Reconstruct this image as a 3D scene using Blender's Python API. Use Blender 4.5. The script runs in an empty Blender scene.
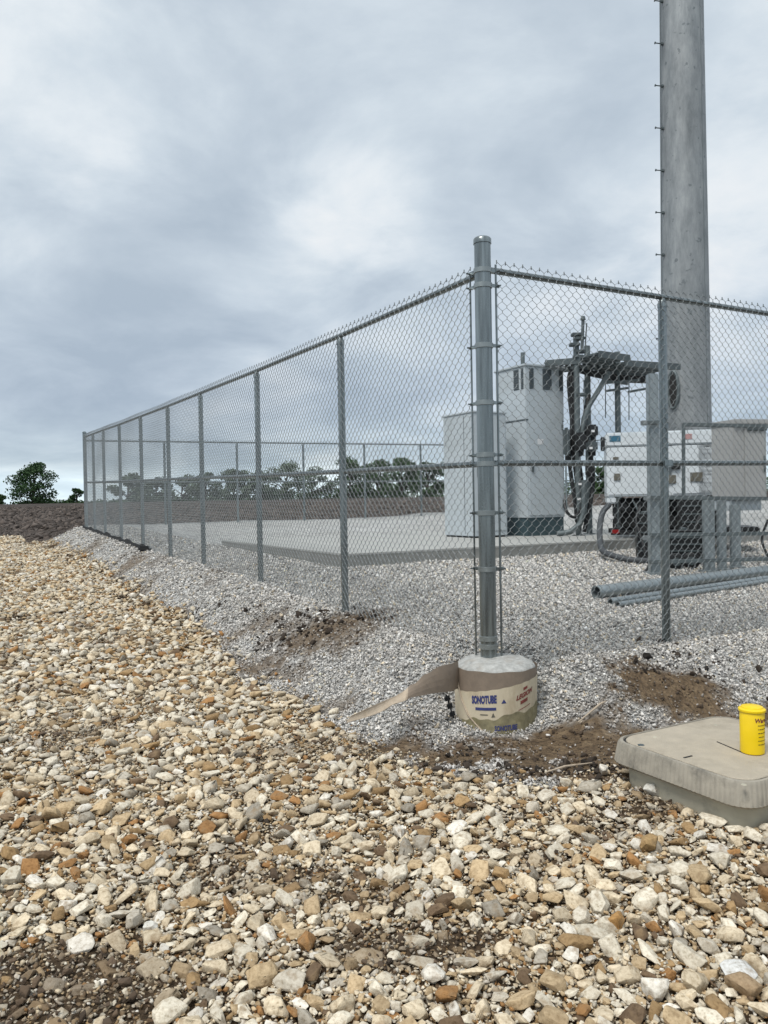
import bpy, bmesh, math, random
import numpy as np
from mathutils import Vector, Matrix

random.seed(7)
rng = np.random.default_rng(11)
SC = bpy.context.scene
COL = SC.collection
R = math.radians

# ------------------------------------------------------------------ camera
F = 790.0
EYE = 1.5
P_, R_ = math.atan(11 / 790), 0.0175
fwd = Vector((0, math.cos(P_), -math.sin(P_)))
up0 = Vector((0, math.sin(P_), math.cos(P_)))
rt0 = Vector((1, 0, 0))
rt = rt0 * math.cos(R_) - up0 * math.sin(R_)
up = up0 * math.cos(R_) + rt0 * math.sin(R_)
cam = bpy.data.cameras.new('camera')
cam.sensor_fit = 'VERTICAL'; cam.sensor_height = 36; cam.sensor_width = 27
cam.lens = F / 1024 * 36
cam.clip_start = 0.05; cam.clip_end = 6000
co = bpy.data.objects.new('camera', cam); COL.objects.link(co)
M = Matrix((rt, up, -fwd)).transposed().to_4x4(); M.translation = (0, 0, EYE)
co.matrix_world = M
SC.camera = co

def at(px, py, D):
    r = fwd + rt * ((px - 384) / F) + up * ((512 - py) / F)
    r = r * (D / r.y)
    return Vector((r.x, r.y, r.z + EYE))

# ------------------------------------------------------------------ noise
_tab = np.random.default_rng(5).random((64, 256, 256))
def vn(x, y, sc, seed=0):
    x = np.asarray(x, float) * sc + seed * 17.3; y = np.asarray(y, float) * sc + seed * 9.1
    xi = np.floor(x); yi = np.floor(y); fx = x - xi; fy = y - yi
    fx = fx * fx * (3 - 2 * fx); fy = fy * fy * (3 - 2 * fy)
    xi = xi.astype(int); yi = yi.astype(int); t = _tab[seed % 64]
    a = t[xi & 255, yi & 255]; b = t[(xi + 1) & 255, yi & 255]
    c = t[xi & 255, (yi + 1) & 255]; d = t[(xi + 1) & 255, (yi + 1) & 255]
    return (a + (b - a) * fx) * (1 - fy) + (c + (d - c) * fx) * fy
def fbm(x, y, sc, seed=0, o=3):
    s = 0; w = 0; a = 1.0
    for i in range(o):
        s = s + a * vn(x, y, sc * 2.03 ** i, seed + i); w += a; a *= .5
    return s / w
def sst(a, b, x):
    t = np.clip((np.asarray(x, float) - a) / (b - a), 0, 1); return t * t * (3 - 2 * t)

# ------------------------------------------------------------------ site layout
CX, CY = 0.672, 5.18
A = Vector((-.485, .8745, 0)).normalized()
B = Vector((A.y, -A.x, 0))
def st(x, y):
    dx, dy = np.asarray(x, float) - CX, np.asarray(y, float) - CY
    return dx * A.x + dy * A.y, dx * B.x + dy * B.y
def fp(s, t, z=0):
    return Vector((CX + A.x * s + B.x * t, CY + A.y * s + B.y * t, z))
SEND = 16.9
def skirt(x, y):      # <1 inside grey gravel
    s, t = st(x, y)
    wl = np.interp(s, [-2, 0, 2.5, 4, 7, 10, 14, 17], [1, 1.0, .98, .75, .70, .66, .66, .7])
    n = (fbm(x, y, 1.6, 3) - .5) * .34 + (fbm(x, y, 7, 8) - .5) * .14
    return np.sqrt((np.maximum(-t, 0) / wl) ** 2 + (np.maximum(-s, 0) / 1.3) ** 2) + n
def height(x, y):
    x = np.asarray(x, float); y = np.asarray(y, float)
    s, t = st(x, y)
    hl = np.interp(s, [-2, 0, 2.1, 4.3, 6.5, 8.4, 10.4, 13.5, 17, 24], [-1.06, -1.02, -.985, -.90, -.85, -.83, -.76, -.66, -.55, -.42])
    hi = np.interp(s, [-2, 0, 1.3, 4.0, 8.4, 12, 17, 24], [-1.16, -1.12, -.97, -.78, -.72, -.63, -.52, -.40])
    h_in = hl + (hi - hl) * sst(0, 1.1, t)
    h_out = np.interp(y, [-20, 2.3, 4.5, 7, 11, 17, 22, 35, 60], [-1.52, -1.5, -1.46, -1.42, -1.3, -1.08, -.85, -.35, .22])
    d = np.sqrt((np.maximum(-t, 0) / .95) ** 2 + (np.maximum(-s, 0) / 1.05) ** 2)
    k = sst(.0, 1.0, d)
    h = h_in * (1 - k) + h_out * k
    h = h + sst(.15, .5, d) * (1 - sst(1.0, 1.4, d)) * (1 - sst(19, 21, y)) * ((fbm(x, y, 1.9, 33) - .5) * .16 + (fbm(x, y, 7, 34) - .5) * .05)
    tgt = np.interp(y, [3.9, 4.85, 5.15, 5.33, 5.62], [-1.49, -1.485, -1.42, -1.22, -1.03])
    wb = np.exp(-((x - .68) / .62) ** 4) * sst(3.9, 4.6, y) * (1 - sst(5.4, 5.65, y))
    h = h * (1 - wb) + tgt * wb
    bs, bt = (s + 1.63) / .75, (t - .155) / .85
    h = h + .05 * np.exp(-(bs ** 4 + bt ** 4)) * 1.0
    far = np.interp(y, [-20, 20, 26, 35, 60, 90, 400, 4000], [-1.5, -.6, -.42, -.2, .26, -.3, -1.5, -2])
    kf = sst(19, 30, y)
    h = h * (1 - kf) + far * kf
    near = 1 - sst(9, 40, np.hypot(x, y))
    flat = sst(.0, .6, d) * .7 + .3
    h = h + near * flat * ((fbm(x, y, .9, 12) - .5) * .07 + (fbm(x, y, 5, 22) - .5) * .03)
    dirtk = sst(21, 26, y) * (1 - sst(50, 60, y))
    h = h + dirtk * ((fbm(x, y, .5, 31) - .5) * .22)
    return h + EYE
def H(x, y): return float(height(x, y))
PATCH = [(-.62, 6.75, .75, .42, .9), (-.25, 6.4, .35, .3, .7), (1.1, 4.45, .75, .46, 1.35), (.9, 4.15, .85, .3, 1.2), (.42, 4.5, .55, .36, 1.3), (.05, 4.62, .35, .28, 1.0), (2.35, 4.75, .75, .42, 1.15), (.75, 4.72, .5, .2, 1.1), (2.0, 5.2, .62, .45, 1.15), (2.8, 4.95, .8, .5, 1.2), (-1.3, 7.6, .5, .25, .8), (-4.3, 13.2, .5, .5, .8), (2.9, 4.7, .6, .5, 1),
         (-2.55, 9.2, .4, .3, .8), (-3.5, 12.5, .5, .5, .5), (-2.0, 10.2, .4, .3, .6), (.45, 4.62, .3, .22, .8)]
def dirtmask(x, y):
    x = np.asarray(x, float); y = np.asarray(y, float)
    m = np.zeros_like(x)
    for (cx, cy, rx, ry, w) in PATCH:
        q = np.hypot((x - cx) / rx, (y - cy) / ry)
        m = np.maximum(m, min(w, 9) * (1 - sst(.45, 1.15, q + (fbm(x, y, 3.0, 40) - .5) * 1.1 + (fbm(x, y, 13, 41) - .5) * .8)))
    sk = skirt(x, y)
    m = np.maximum(m, .62 * sst(.60, .72, fbm(x, y, 2.3, 46)) * sst(.15, .5, sk) * (1 - sst(1.0, 1.1, sk)))
    m = np.minimum(m, 1.0)
    # thin earth line along the stone edge
    e = np.abs(skirt(x, y) - 1.0)
    m = np.maximum(m, .75 * (1 - sst(.03, .13, e)) * sst(.42, .62, fbm(x, y, 1.1, 44)))
    return m
def mudmask(x, y):   # soil washed over the pale stones
    x = np.asarray(x, float); y = np.asarray(y, float)
    m = sst(.60, .76, fbm(x, y, 1.5, 50, 3)) * .7
    for (cx, cy, rx, ry, w) in [(-1.05, 2.45, .45, .30, 1.0), (-1.2, 2.25, .5, .3, 1.0), (.1, 2.62, .35, .14, .9), (-.1, 2.95, .3, .1, .6), (-.45, 3.1, .35, .12, .6)]:
        q = np.hypot((x - cx) / rx, (y - cy) / ry)
        m = np.maximum(m, w * (1 - sst(.4, 1.2, q + (fbm(x, y, 5, 60) - .5) * 1.1)))
    return m
def zones(x, y):
    """cream, grey, dirt, field weights"""
    sk = skirt(x, y); s, t = st(x, y)
    grey = 1 - sst(.97, 1.03, sk)
    edge = SEND + .6 + (fbm(x, y, .8, 70) - .5) * 1.2
    inside = (t > -1.3)
    fence_far = sst(edge, edge + .4, s)
    bound = 21.6 + (fbm(x, y, .7, 71) - .5) * 1.6
    field = np.where(inside, fence_far, sst(bound, bound + .4, np.asarray(y)))
    return (1 - grey), grey, field

# ------------------------------------------------------------------ materials
def nodes(name):
    m = bpy.data.materials.new(name); m.use_nodes = True
    nt = m.node_tree; nt.nodes.clear()
    o = nt.nodes.new('ShaderNodeOutputMaterial'); b = nt.nodes.new('ShaderNodeBsdfPrincipled')
    nt.links.new(b.outputs[0], o.inputs[0]); return m, nt, b
def N(nt, t, **k):
    n = nt.nodes.new(t)
    for a, v in k.items():
        if a.startswith('i_'): n.inputs[a[2:].replace('_', ' ')].default_value = v
        else: setattr(n, a, v)
    return n
def ramp(nt, stops, src):
    r = nt.nodes.new('ShaderNodeValToRGB'); e = r.color_ramp.elements
    while len(e) < len(stops): e.new(.5)
    for q, (p, c) in zip(e, stops): q.position = p; q.color = (*c, 1) if len(c) == 3 else c
    nt.links.new(src, r.inputs[0]); return r
def mix(nt, fac, a, b, mode='MIX'):
    n = nt.nodes.new('ShaderNodeMix'); n.data_type = 'RGBA'; n.blend_type = mode
    for s, v in ((0, fac), (6, a), (7, b)):
        if hasattr(v, 'links') or isinstance(v, bpy.types.NodeSocket): nt.links.new(v, n.inputs[s])
        else: n.inputs[s].default_value = v if not isinstance(v, tuple) or len(v) == 4 else (*v, 1)
    return n.outputs[2]
def simple(name, col, rough=.5, metal=0., var=.25, scale=6., bump=.0, bscale=40., dirt=None, stretch=(1, 1, 1), spec=.5):
    m, nt, b = nodes(name)
    tc = N(nt, 'ShaderNodeTexCoord'); mp = N(nt, 'ShaderNodeMapping'); mp.inputs['Scale'].default_value = stretch
    nt.links.new(tc.outputs['Object'], mp.inputs[0])
    n1 = N(nt, 'ShaderNodeTexNoise', i_Scale=scale, i_Detail=6., i_Roughness=.6); nt.links.new(mp.outputs[0], n1.inputs['Vector'])
    c1 = tuple(max(0, v * (1 - var)) for v in col); c2 = tuple(min(1, v * (1 + var)) for v in col)
    r = ramp(nt, [(.3, c1), (.7, c2)], n1.outputs[0]); out = r.outputs[0]
    if dirt:
        n2 = N(nt, 'ShaderNodeTexNoise', i_Scale=scale * .45, i_Detail=8., i_Roughness=.7); nt.links.new(mp.outputs[0], n2.inputs['Vector'])
        rr = ramp(nt, [(.5, (0, 0, 0)), (.72, (1, 1, 1))], n2.outputs[0])
        out = mix(nt, rr.outputs[0], out, dirt)
    nt.links.new(out, b.inputs['Base Color'])
    rr = ramp(nt, [(.3, (rough * .8,) * 3), (.7, (min(1, rough * 1.2),) * 3)], n1.outputs[0]); nt.links.new(rr.outputs[0], b.inputs['Roughness'])
    b.inputs['Metallic'].default_value = metal; b.inputs['Specular IOR Level'].default_value = spec
    if bump:
        n3 = N(nt, 'ShaderNodeTexNoise', i_Scale=bscale, i_Detail=5.); nt.links.new(tc.outputs['Object'], n3.inputs['Vector'])
        bp = N(nt, 'ShaderNodeBump', i_Strength=bump, i_Distance=.01); nt.links.new(n3.outputs[0], bp.inputs['Height']); nt.links.new(bp.outputs[0], b.inputs['Normal'])
    return m
galv = simple('galvanised_steel', (.235, .265, .27), .27, .80, .38, 34, .04, 90, stretch=(1, 1, .05))  # vertical colour streaks stand in for reflections on the round posts
galv_light = simple('pale_zinc', (.30, .335, .345), .38, .6, .2, 20, .03, 90, stretch=(1, 1, .2))
galv_wire = simple('galvanised_wire', (.235, .255, .26), .42, .35, .1, 30)
galv_band = simple('bright_zinc_band', (.30, .33, .33), .35, .7, .1, 30)
galv_dull = simple('weathered_zinc', (.14, .165, .17), .6, .55, .2, 10)
steel_dark = simple('dark_steel', (.10, .12, .125), .6, .4, .25, 12)  # plain dark steel colour for fittings and the bridge deck
rubber = simple('black_rubber', (.010, .011, .012), .55, 0, .3, 20)
cabgrey = simple('pale_cabinet_paint', (.47, .515, .54), .45, 0, .06, 3, dirt=(.38, .415, .42))
cabtan = simple('taupe_cabinet_paint', (.37, .37, .36), .5, 0, .06, 4, dirt=(.31, .31, .30))
white = simple('white_enclosure_paint', (.66, .70, .72), .35, 0, .04, 4, dirt=(.56, .60, .62))
teal = simple('dark_plinth_paint', (.045, .075, .085), .5, 0, .15, 8)
slotm = simple('dark_louvre', (.10, .12, .13), .7, 0, .2, 30)
conc = simple('footing_concrete', (.38, .38, .36), .9, 0, .28, 26, .35, 60, dirt=(.33, .30, .26))
slabm = simple('slab_concrete', (.37, .37, .35), .9, 0, .10, 3, .15, 40, dirt=(.31, .31, .29))
slabside = simple('dark_slab_edge', (.24, .24, .225), .9, 0, .2, 6, .2, 40)  # slab sides coloured darker than the slab top
card_in = simple('brown_cardboard', (.24, .19, .145), .85, 0, .12, 20, .1, 60, dirt=(.19, .15, .115))
card_pale = simple('pale_cardboard', (.44, .36, .27), .85, 0, .15, 14, .15, 50, dirt=(.28, .21, .14))
labelm = simple('cream_form_label', (.60, .52, .38), .75, 0, .08, 12, .05, 80, dirt=(.40, .32, .21), stretch=(1, 1, .4))
dirtylabel = simple('soiled_form_label', (.25, .22, .13), .85, 0, .35, 16, .1, 60, dirt=(.13, .11, .05))
inkblue = simple('blue_ink', (.04, .05, .17), .7, 0, .2, 60)
inkred = simple('red_ink', (.21, .05, .04), .7, 0, .35, 60)
yellow = simple('yellow_plastic', (.86, .60, .005), .38, 0, .05, 8)
black = simple('black_ink', (.03, .025, .01), .6, 0, .1, 30)
redplastic = simple('red_lens', (.25, .01, .01), .3, 0, .1, 30)
bluelab = simple('blue_sticker', (.04, .14, .21), .4, 0, .1, 30)
redlab = simple('red_sticker', (.46, .27, .26), .5, 0, .2, 60)
whitelab = simple('white_sticker', (.7, .7, .7), .5, 0, .05, 30)
brass = simple('dull_latch', (.16, .15, .12), .5, .3, .3, 30)
bark = simple('tree_bark', (.05, .04, .033), .9, 0, .3, 2)
geo_black = simple('black_fabric', (.012, .013, .014), .8, 0, .3, 12)
skirtrib = simple('handhole_rim_plastic', (.33, .30, .245), .75, 0, .12, 13, .1, 60, dirt=(.13, .12, .10))
lidm = simple('handhole_lid_composite', (.44, .385, .30), .85, 0, .10, 9, .6, 160, dirt=(.32, .275, .21), stretch=(1, 1, 1))
boxbody = simple('handhole_body_plastic', (.44, .41, .32), .75, 0, .10, 6, .1, 60, dirt=(.14, .13, .10))
dark = simple('dark_gap', (.02, .02, .02), .9, 0, .1, 10)
barnm = simple('pale_barn_siding', (.5, .52, .53), .7, 0, .05, 1)

# monopole with streaks
pm, nt, b = nodes('monopole_zinc')
tc = N(nt, 'ShaderNodeTexCoord'); mp = N(nt, 'ShaderNodeMapping'); mp.inputs['Scale'].default_value = (1, 1, .28)
nt.links.new(tc.outputs['Object'], mp.inputs[0])
n1 = N(nt, 'ShaderNodeTexNoise', i_Scale=6.5, i_Detail=8., i_Roughness=.72); nt.links.new(mp.outputs[0], n1.inputs['Vector'])
n2 = N(nt, 'ShaderNodeTexNoise', i_Scale=1.3, i_Detail=5., i_Roughness=.6); nt.links.new(mp.outputs[0], n2.inputs['Vector'])
vo = N(nt, 'ShaderNodeTexVoronoi', i_Scale=22.); nt.links.new(tc.outputs['Object'], vo.inputs['Vector'])
r1 = ramp(nt, [(.3, (.19, .21, .22)), (.5, (.285, .305, .315)), (.72, (.39, .41, .415))], n1.outputs[0])
r2 = ramp(nt, [(.35, (.80, .80, .80)), (.65, (1.06, 1.06, 1.06))], n2.outputs[0])
c = mix(nt, 1.0, r1.outputs[0], r2.outputs[0], 'MULTIPLY')
n4 = N(nt, 'ShaderNodeTexNoise', i_Scale=9., i_Detail=3.); nt.links.new(tc.outputs['Object'], n4.inputs['Vector'])
r4 = ramp(nt, [(.64, (0, 0, 0)), (.69, (.75, .75, .75))], n4.outputs[0])
c = mix(nt, r4.outputs[0], c, (.13, .15, .16, 1))
nt.links.new(c, b.inputs['Base Color']); b.inputs['Metallic'].default_value = .25; b.inputs['Roughness'].default_value = .62

def stone_mat(name, bump=.8, sc=70):
    m, nt, b = nodes(name)
    at_ = N(nt, 'ShaderNodeAttribute', attribute_name='col')
    tc = N(nt, 'ShaderNodeTexCoord')
    n1 = N(nt, 'ShaderNodeTexNoise', i_Scale=float(sc), i_Detail=6., i_Roughness=.65); nt.links.new(tc.outputs['Object'], n1.inputs['Vector'])
    r = ramp(nt, [(.28, (.50, .44, .36)), (.48, (.92, .90, .87)), (.78, (1.22, 1.22, 1.22))], n1.outputs[0])
    c = mix(nt, 1.0, at_.outputs['Color'], r.outputs[0], 'MULTIPLY')
    n2 = N(nt, 'ShaderNodeTexNoise', i_Scale=float(sc) * .35, i_Detail=4.); nt.links.new(tc.outputs['Object'], n2.inputs['Vector'])
    r2 = ramp(nt, [(.54, (0, 0, 0)), (.72, (.72, .72, .72))], n2.outputs[0])
    c = mix(nt, r2.outputs[0], c, (.26, .18, .10, 1))
    nt.links.new(c, b.inputs['Base Color']); b.inputs['Roughness'].default_value = .88; b.inputs['Specular IOR Level'].default_value = .3
    bp = N(nt, 'ShaderNodeBump', i_Strength=bump, i_Distance=.004); nt.links.new(n1.outputs[0], bp.inputs['Height']); nt.links.new(bp.outputs[0], b.inputs['Normal'])
    return m, nt, b
creamstone = stone_mat('pale_limestone')[0]
gm, nt, b = nodes('grey_crushed_rock')
a_ = N(nt, 'ShaderNodeAttribute', attribute_name='col'); nt.links.new(a_.outputs['Color'], b.inputs['Base Color']); b.inputs['Roughness'].default_value = .85
greystone = gm
gm, nt, b = nodes('dark_soil_clod')
a_ = N(nt, 'ShaderNodeAttribute', attribute_name='col'); nt.links.new(a_.outputs['Color'], b.inputs['Base Color']); b.inputs['Roughness'].default_value = 1.
tc = N(nt, 'ShaderNodeTexCoord'); n1 = N(nt, 'ShaderNodeTexNoise', i_Scale=90., i_Detail=5.); nt.links.new(tc.outputs['Object'], n1.inputs['Vector'])
bp = N(nt, 'ShaderNodeBump', i_Strength=.8, i_Distance=.006); nt.links.new(n1.outputs[0], bp.inputs['Height']); nt.links.new(bp.outputs[0], b.inputs['Normal'])
clodm = gm

# ground material driven by zone attributes
groundm, nt, b = nodes('site_ground')
tc = N(nt, 'ShaderNodeTexCoord'); O = tc.outputs['Object']
zat = N(nt, 'ShaderNodeAttribute', attribute_name='zone')
sep = N(nt, 'ShaderNodeSeparateColor'); nt.links.new(zat.outputs['Color'], sep.inputs[0])
v1 = N(nt, 'ShaderNodeTexVoronoi', i_Scale=42.); nt.links.new(O, v1.inputs['Vector'])
v1b = N(nt, 'ShaderNodeTexVoronoi', i_Scale=17.); nt.links.new(O, v1b.inputs['Vector'])
sc_ = N(nt, 'ShaderNodeSeparateColor'); nt.links.new(v1.outputs['Color'], sc_.inputs[0])
scb = N(nt, 'ShaderNodeSeparateColor'); nt.links.new(v1b.outputs['Color'], scb.inputs[0])
gcol = ramp(nt, [(0, (.20, .20, .195)), (.3, (.40, .40, .39)), (.65, (.55, .55, .54)), (1, (.74, .74, .72))], sc_.outputs[0]).outputs[0]
gcb = ramp(nt, [(0, (.72, .72, .73)), (1, (1.22, 1.22, 1.2))], scb.outputs[0]).outputs[0]
gcol = mix(nt, 1., gcol, gcb, 'MULTIPLY')
nf = N(nt, 'ShaderNodeTexNoise', i_Scale=.55, i_Detail=6., i_Roughness=.6); nt.links.new(O, nf.inputs['Vector'])
gcol = mix(nt, 1., gcol, ramp(nt, [(.3, (.84, .83, .81)), (.7, (1.08, 1.08, 1.08))], nf.outputs[0]).outputs[0], 'MULTIPLY')
nc = N(nt, 'ShaderNodeTexNoise', i_Scale=7., i_Detail=8., i_Roughness=.7); nt.links.new(O, nc.inputs['Vector'])
ccol = ramp(nt, [(.3, (.045, .03, .018)), (.6, (.11, .075, .045)), (.8, (.20, .145, .09))], nc.outputs[0]).outputs[0]  # soil under the stones, darkened to paint shade into the gaps
nd = N(nt, 'ShaderNodeTexNoise', i_Scale=14., i_Detail=8., i_Roughness=.75); nt.links.new(O, nd.inputs['Vector'])
dcol = ramp(nt, [(.28, (.06, .042, .027)), (.5, (.16, .112, .068)), (.72, (.30, .22, .135))], nd.outputs[0]).outputs[0]
mpf = N(nt, 'ShaderNodeMapping'); mpf.inputs['Scale'].default_value = (.25, 1.0, 1); nt.links.new(O, mpf.inputs[0])
nF = N(nt, 'ShaderNodeTexNoise', i_Scale=1.6, i_Detail=12., i_Roughness=.78); nt.links.new(mpf.outputs[0], nF.inputs['Vector'])
fcol = ramp(nt, [(.32, (.030, .024, .021)), (.5, (.072, .059, .051)), (.64, (.105, .087, .075)), (.8, (.19, .165, .14))], nF.outputs[0]).outputs[0]
c = mix(nt, sep.outputs[0], ccol, gcol)
c = mix(nt, sep.outputs[1], c, dcol)
c = mix(nt, sep.outputs[2], c, fcol)
nt.links.new(c, b.inputs['Base Color']); b.inputs['Roughness'].default_value = .95; b.inputs['Specular IOR Level'].default_value = .2
hh = N(nt, 'ShaderNodeMath', operation='ADD'); nt.links.new(v1.outputs['Distance'], hh.inputs[0]); nt.links.new(nd.outputs[0], hh.inputs[1])
hh2 = N(nt, 'ShaderNodeMath', operation='ADD'); nt.links.new(hh.outputs[0], hh2.inputs[0]); nt.links.new(nF.outputs[0], hh2.inputs[1])
bp = N(nt, 'ShaderNodeBump', i_Strength=.9, i_Distance=.03); nt.links.new(hh2.outputs[0], bp.inputs['Height']); nt.links.new(bp.outputs[0], b.inputs['Normal'])

def leafmat(name, c1, c2, c3):
    m, nt, b = nodes(name)
    g = N(nt, 'ShaderNodeTexCoord'); n = N(nt, 'ShaderNodeTexNoise', i_Scale=.9, i_Detail=6., i_Roughness=.7)
    nt.links.new(g.outputs['Object'], n.inputs['Vector'])
    r = ramp(nt, [(.3, c1), (.5, c2), (.75, c3)], n.outputs[0]); nt.links.new(r.outputs[0], b.inputs['Base Color'])
    b.inputs['Roughness'].default_value = .8; b.inputs['Specular IOR Level'].default_value = .2
    return m
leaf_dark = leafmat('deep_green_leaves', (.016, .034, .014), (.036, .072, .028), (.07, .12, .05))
leaf_haze = leafmat('hazy_green_leaves', (.05, .075, .05), (.095, .13, .09), (.15, .19, .13))  # distance haze mixed into the leaf colour

# ------------------------------------------------------------------ mesh builder
class MB:
    def __init__(s): s.v = []; s.f = []
    def add(s, vs, fs):
        k = len(s.v); s.v += [Vector(p) for p in vs]; s.f += [tuple(i + k for i in q) for q in fs]; return s
    def box(s, c, size, ax=None, bev=0.):
        c = Vector(c); ax = ax or (Vector((1, 0, 0)), Vector((0, 1, 0)), Vector((0, 0, 1)))
        bm = bmesh.new(); bmesh.ops.create_cube(bm, size=1)
        for v in bm.verts: v.co = Vector((v.co.x * size[0], v.co.y * size[1], v.co.z * size[2]))
        if bev: bmesh.ops.bevel(bm, geom=list(bm.edges), offset=bev, segments=2, affect='EDGES')
        bm.verts.index_update()
        s.add([c + ax[0] * v.co.x + ax[1] * v.co.y + ax[2] * v.co.z for v in bm.verts], [[v.index for v in f.verts] for f in bm.faces]); bm.free(); return s
    def tube(s, pts, r, n=10, caps=True):
        pts = [Vector(p) for p in pts]; rs = r if isinstance(r, (list, tuple)) else [r] * len(pts)
        k = len(s.v); prev = None
        for i, p in enumerate(pts):
            d = (pts[min(i + 1, len(pts) - 1)] - pts[max(i - 1, 0)]).normalized()
            if prev is None:
                u = d.orthogonal().normalized()
            else:
                u = (prev - d * prev.dot(d)).normalized()
            prev = u; w = d.cross(u)
            for j in range(n):
                a = 2 * math.pi * j / n; s.v.append(p + (u * math.cos(a) + w * math.sin(a)) * rs[i])
        for i in range(len(pts) - 1):
            for j in range(n):
                s.f.append((k + i * n + j, k + i * n + (j + 1) % n, k + (i + 1) * n + (j + 1) % n, k + (i + 1) * n + j))
        if caps:
            s.f.append(tuple(k + j for j in range(n))[::-1]); s.f.append(tuple(k + (len(pts) - 1) * n + j for j in range(n)))
        return s
    def lathe(s, c, prof, n=32):
        c = Vector(c); k = len(s.v)
        for (r, z) in prof:
            for j in range(n):
                a = 2 * math.pi * j / n; s.v.append(c + Vector((r * math.cos(a), r * math.sin(a), z)))
        for i in range(len(prof) - 1):
            for j in range(n): s.f.append((k + i * n + j, k + i * n + (j + 1) % n, k + (i + 1) * n + (j + 1) % n, k + (i + 1) * n + j))
        s.f.append(tuple(k + (len(prof) - 1) * n + j for j in range(n))); s.f.append(tuple(k + j for j in range(n))[::-1]); return s
    def hollow(s, p0, p1, ro, ri, n=24):
        p0, p1 = Vector(p0), Vector(p1); d = (p1 - p0).normalized(); u = d.orthogonal().normalized(); w = d.cross(u); k = len(s.v)
        for (p, r) in ((p0, ri), (p0, ro), (p1, ro), (p1, ri)):
            for j in range(n):
                a = 2 * math.pi * j / n; s.v.append(p + (u * math.cos(a) + w * math.sin(a)) * r)
        for i in range(4):
            i2 = (i + 1) % 4
            for j in range(n): s.f.append((k + i * n + j, k + i * n + (j + 1) % n, k + i2 * n + (j + 1) % n, k + i2 * n + j))
        return s
def world_loc(o):
    v = Vector((0, 0, 0))
    while o: v += o.location; o = o.parent
    return v
def obj(name, mb, mat, parent=None, smooth=False, base=None, ang=40):
    off = world_loc(parent) if parent else (Vector(base) if base is not None else Vector((0, 0, 0)))
    me = bpy.data.meshes.new(name); me.from_pydata([tuple(v - off) for v in mb.v], [], mb.f)
    me.materials.append(mat)
    if smooth:
        me.shade_smooth()
        try: me.set_sharp_from_angle(angle=R(ang))
        except Exception: pass
    me.validate(); me.update()
    o = bpy.data.objects.new(name, me); COL.objects.link(o)
    if parent: o.parent = parent
    elif base is not None: o.location = base
    return o
def tag(o, label=None, cat=None, group=None, kind=None):
    if label: o['label'] = label
    if cat: o['category'] = cat
    if group: o['group'] = group
    if kind: o['kind'] = kind
    return o
def thing(name, label, cat, loc, group=None):
    o = bpy.data.objects.new(name, None); COL.objects.link(o); o.location = loc; o.empty_display_size = .2
    return tag(o, label, cat, group)
Z = Vector((0, 0, 1))

# ------------------------------------------------------------------ ground sheet
def graded(a, b, step, g, lim_lo, lim_hi):
    c = list(np.arange(a, b + step / 2, step)); s = step; x = c[-1]
    while x < lim_hi: s *= g; x += s; c.append(x)
    s = step; x = a; lo = []
    while x > lim_lo: s *= g; x -= s; lo.append(x)
    return np.array(lo[::-1] + c)
xs = graded(-3.4, 3.6, .06, 1.035, -3000, 3000)
ys = graded(1.6, 9.0, .06, 1.027, -60, 4000)
X, Y = np.meshgrid(xs, ys)
Zh = height(X, Y)
nx, ny = len(xs), len(ys)
me = bpy.data.meshes.new('ground')
V = np.stack([X, Y, Zh], -1).reshape(-1, 3)
idx = np.arange(nx * ny).reshape(ny, nx)
Fq = np.stack([idx[:-1, :-1], idx[:-1, 1:], idx[1:, 1:], idx[1:, :-1]], -1).reshape(-1, 4)
def fast_mesh(me, V, Fc, n, colr=None, attr='col'):
    me.vertices.add(len(V)); me.vertices.foreach_set('co', V.astype(np.float32).ravel())
    me.loops.add(Fc.size); me.loops.foreach_set('vertex_index', Fc.astype(np.int32).ravel())
    me.polygons.add(len(Fc)); me.polygons.foreach_set('loop_start', np.arange(0, Fc.size, n, dtype=np.int32))
    try: me.polygons.foreach_set('loop_total', np.full(len(Fc), n, dtype=np.int32))
    except Exception: pass
    me.update(calc_edges=True)
    if colr is not None:
        ca = me.attributes.new(attr, 'FLOAT_COLOR', 'POINT')
        ca.data.foreach_set('color', np.concatenate([colr, np.ones((len(colr), 1))], 1).astype(np.float32).ravel())
cr, gr, fi = zones(V[:, 0], V[:, 1])
dm = np.maximum(dirtmask(V[:, 0], V[:, 1]) * (1 - fi), 0)
fast_mesh(me, V, Fq, 4, np.stack([gr, dm, fi], 1), 'zone')
me.materials.append(groundm); me.shade_smooth()
g = bpy.data.objects.new('ground', me); COL.objects.link(g); tag(g, kind='structure')

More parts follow.
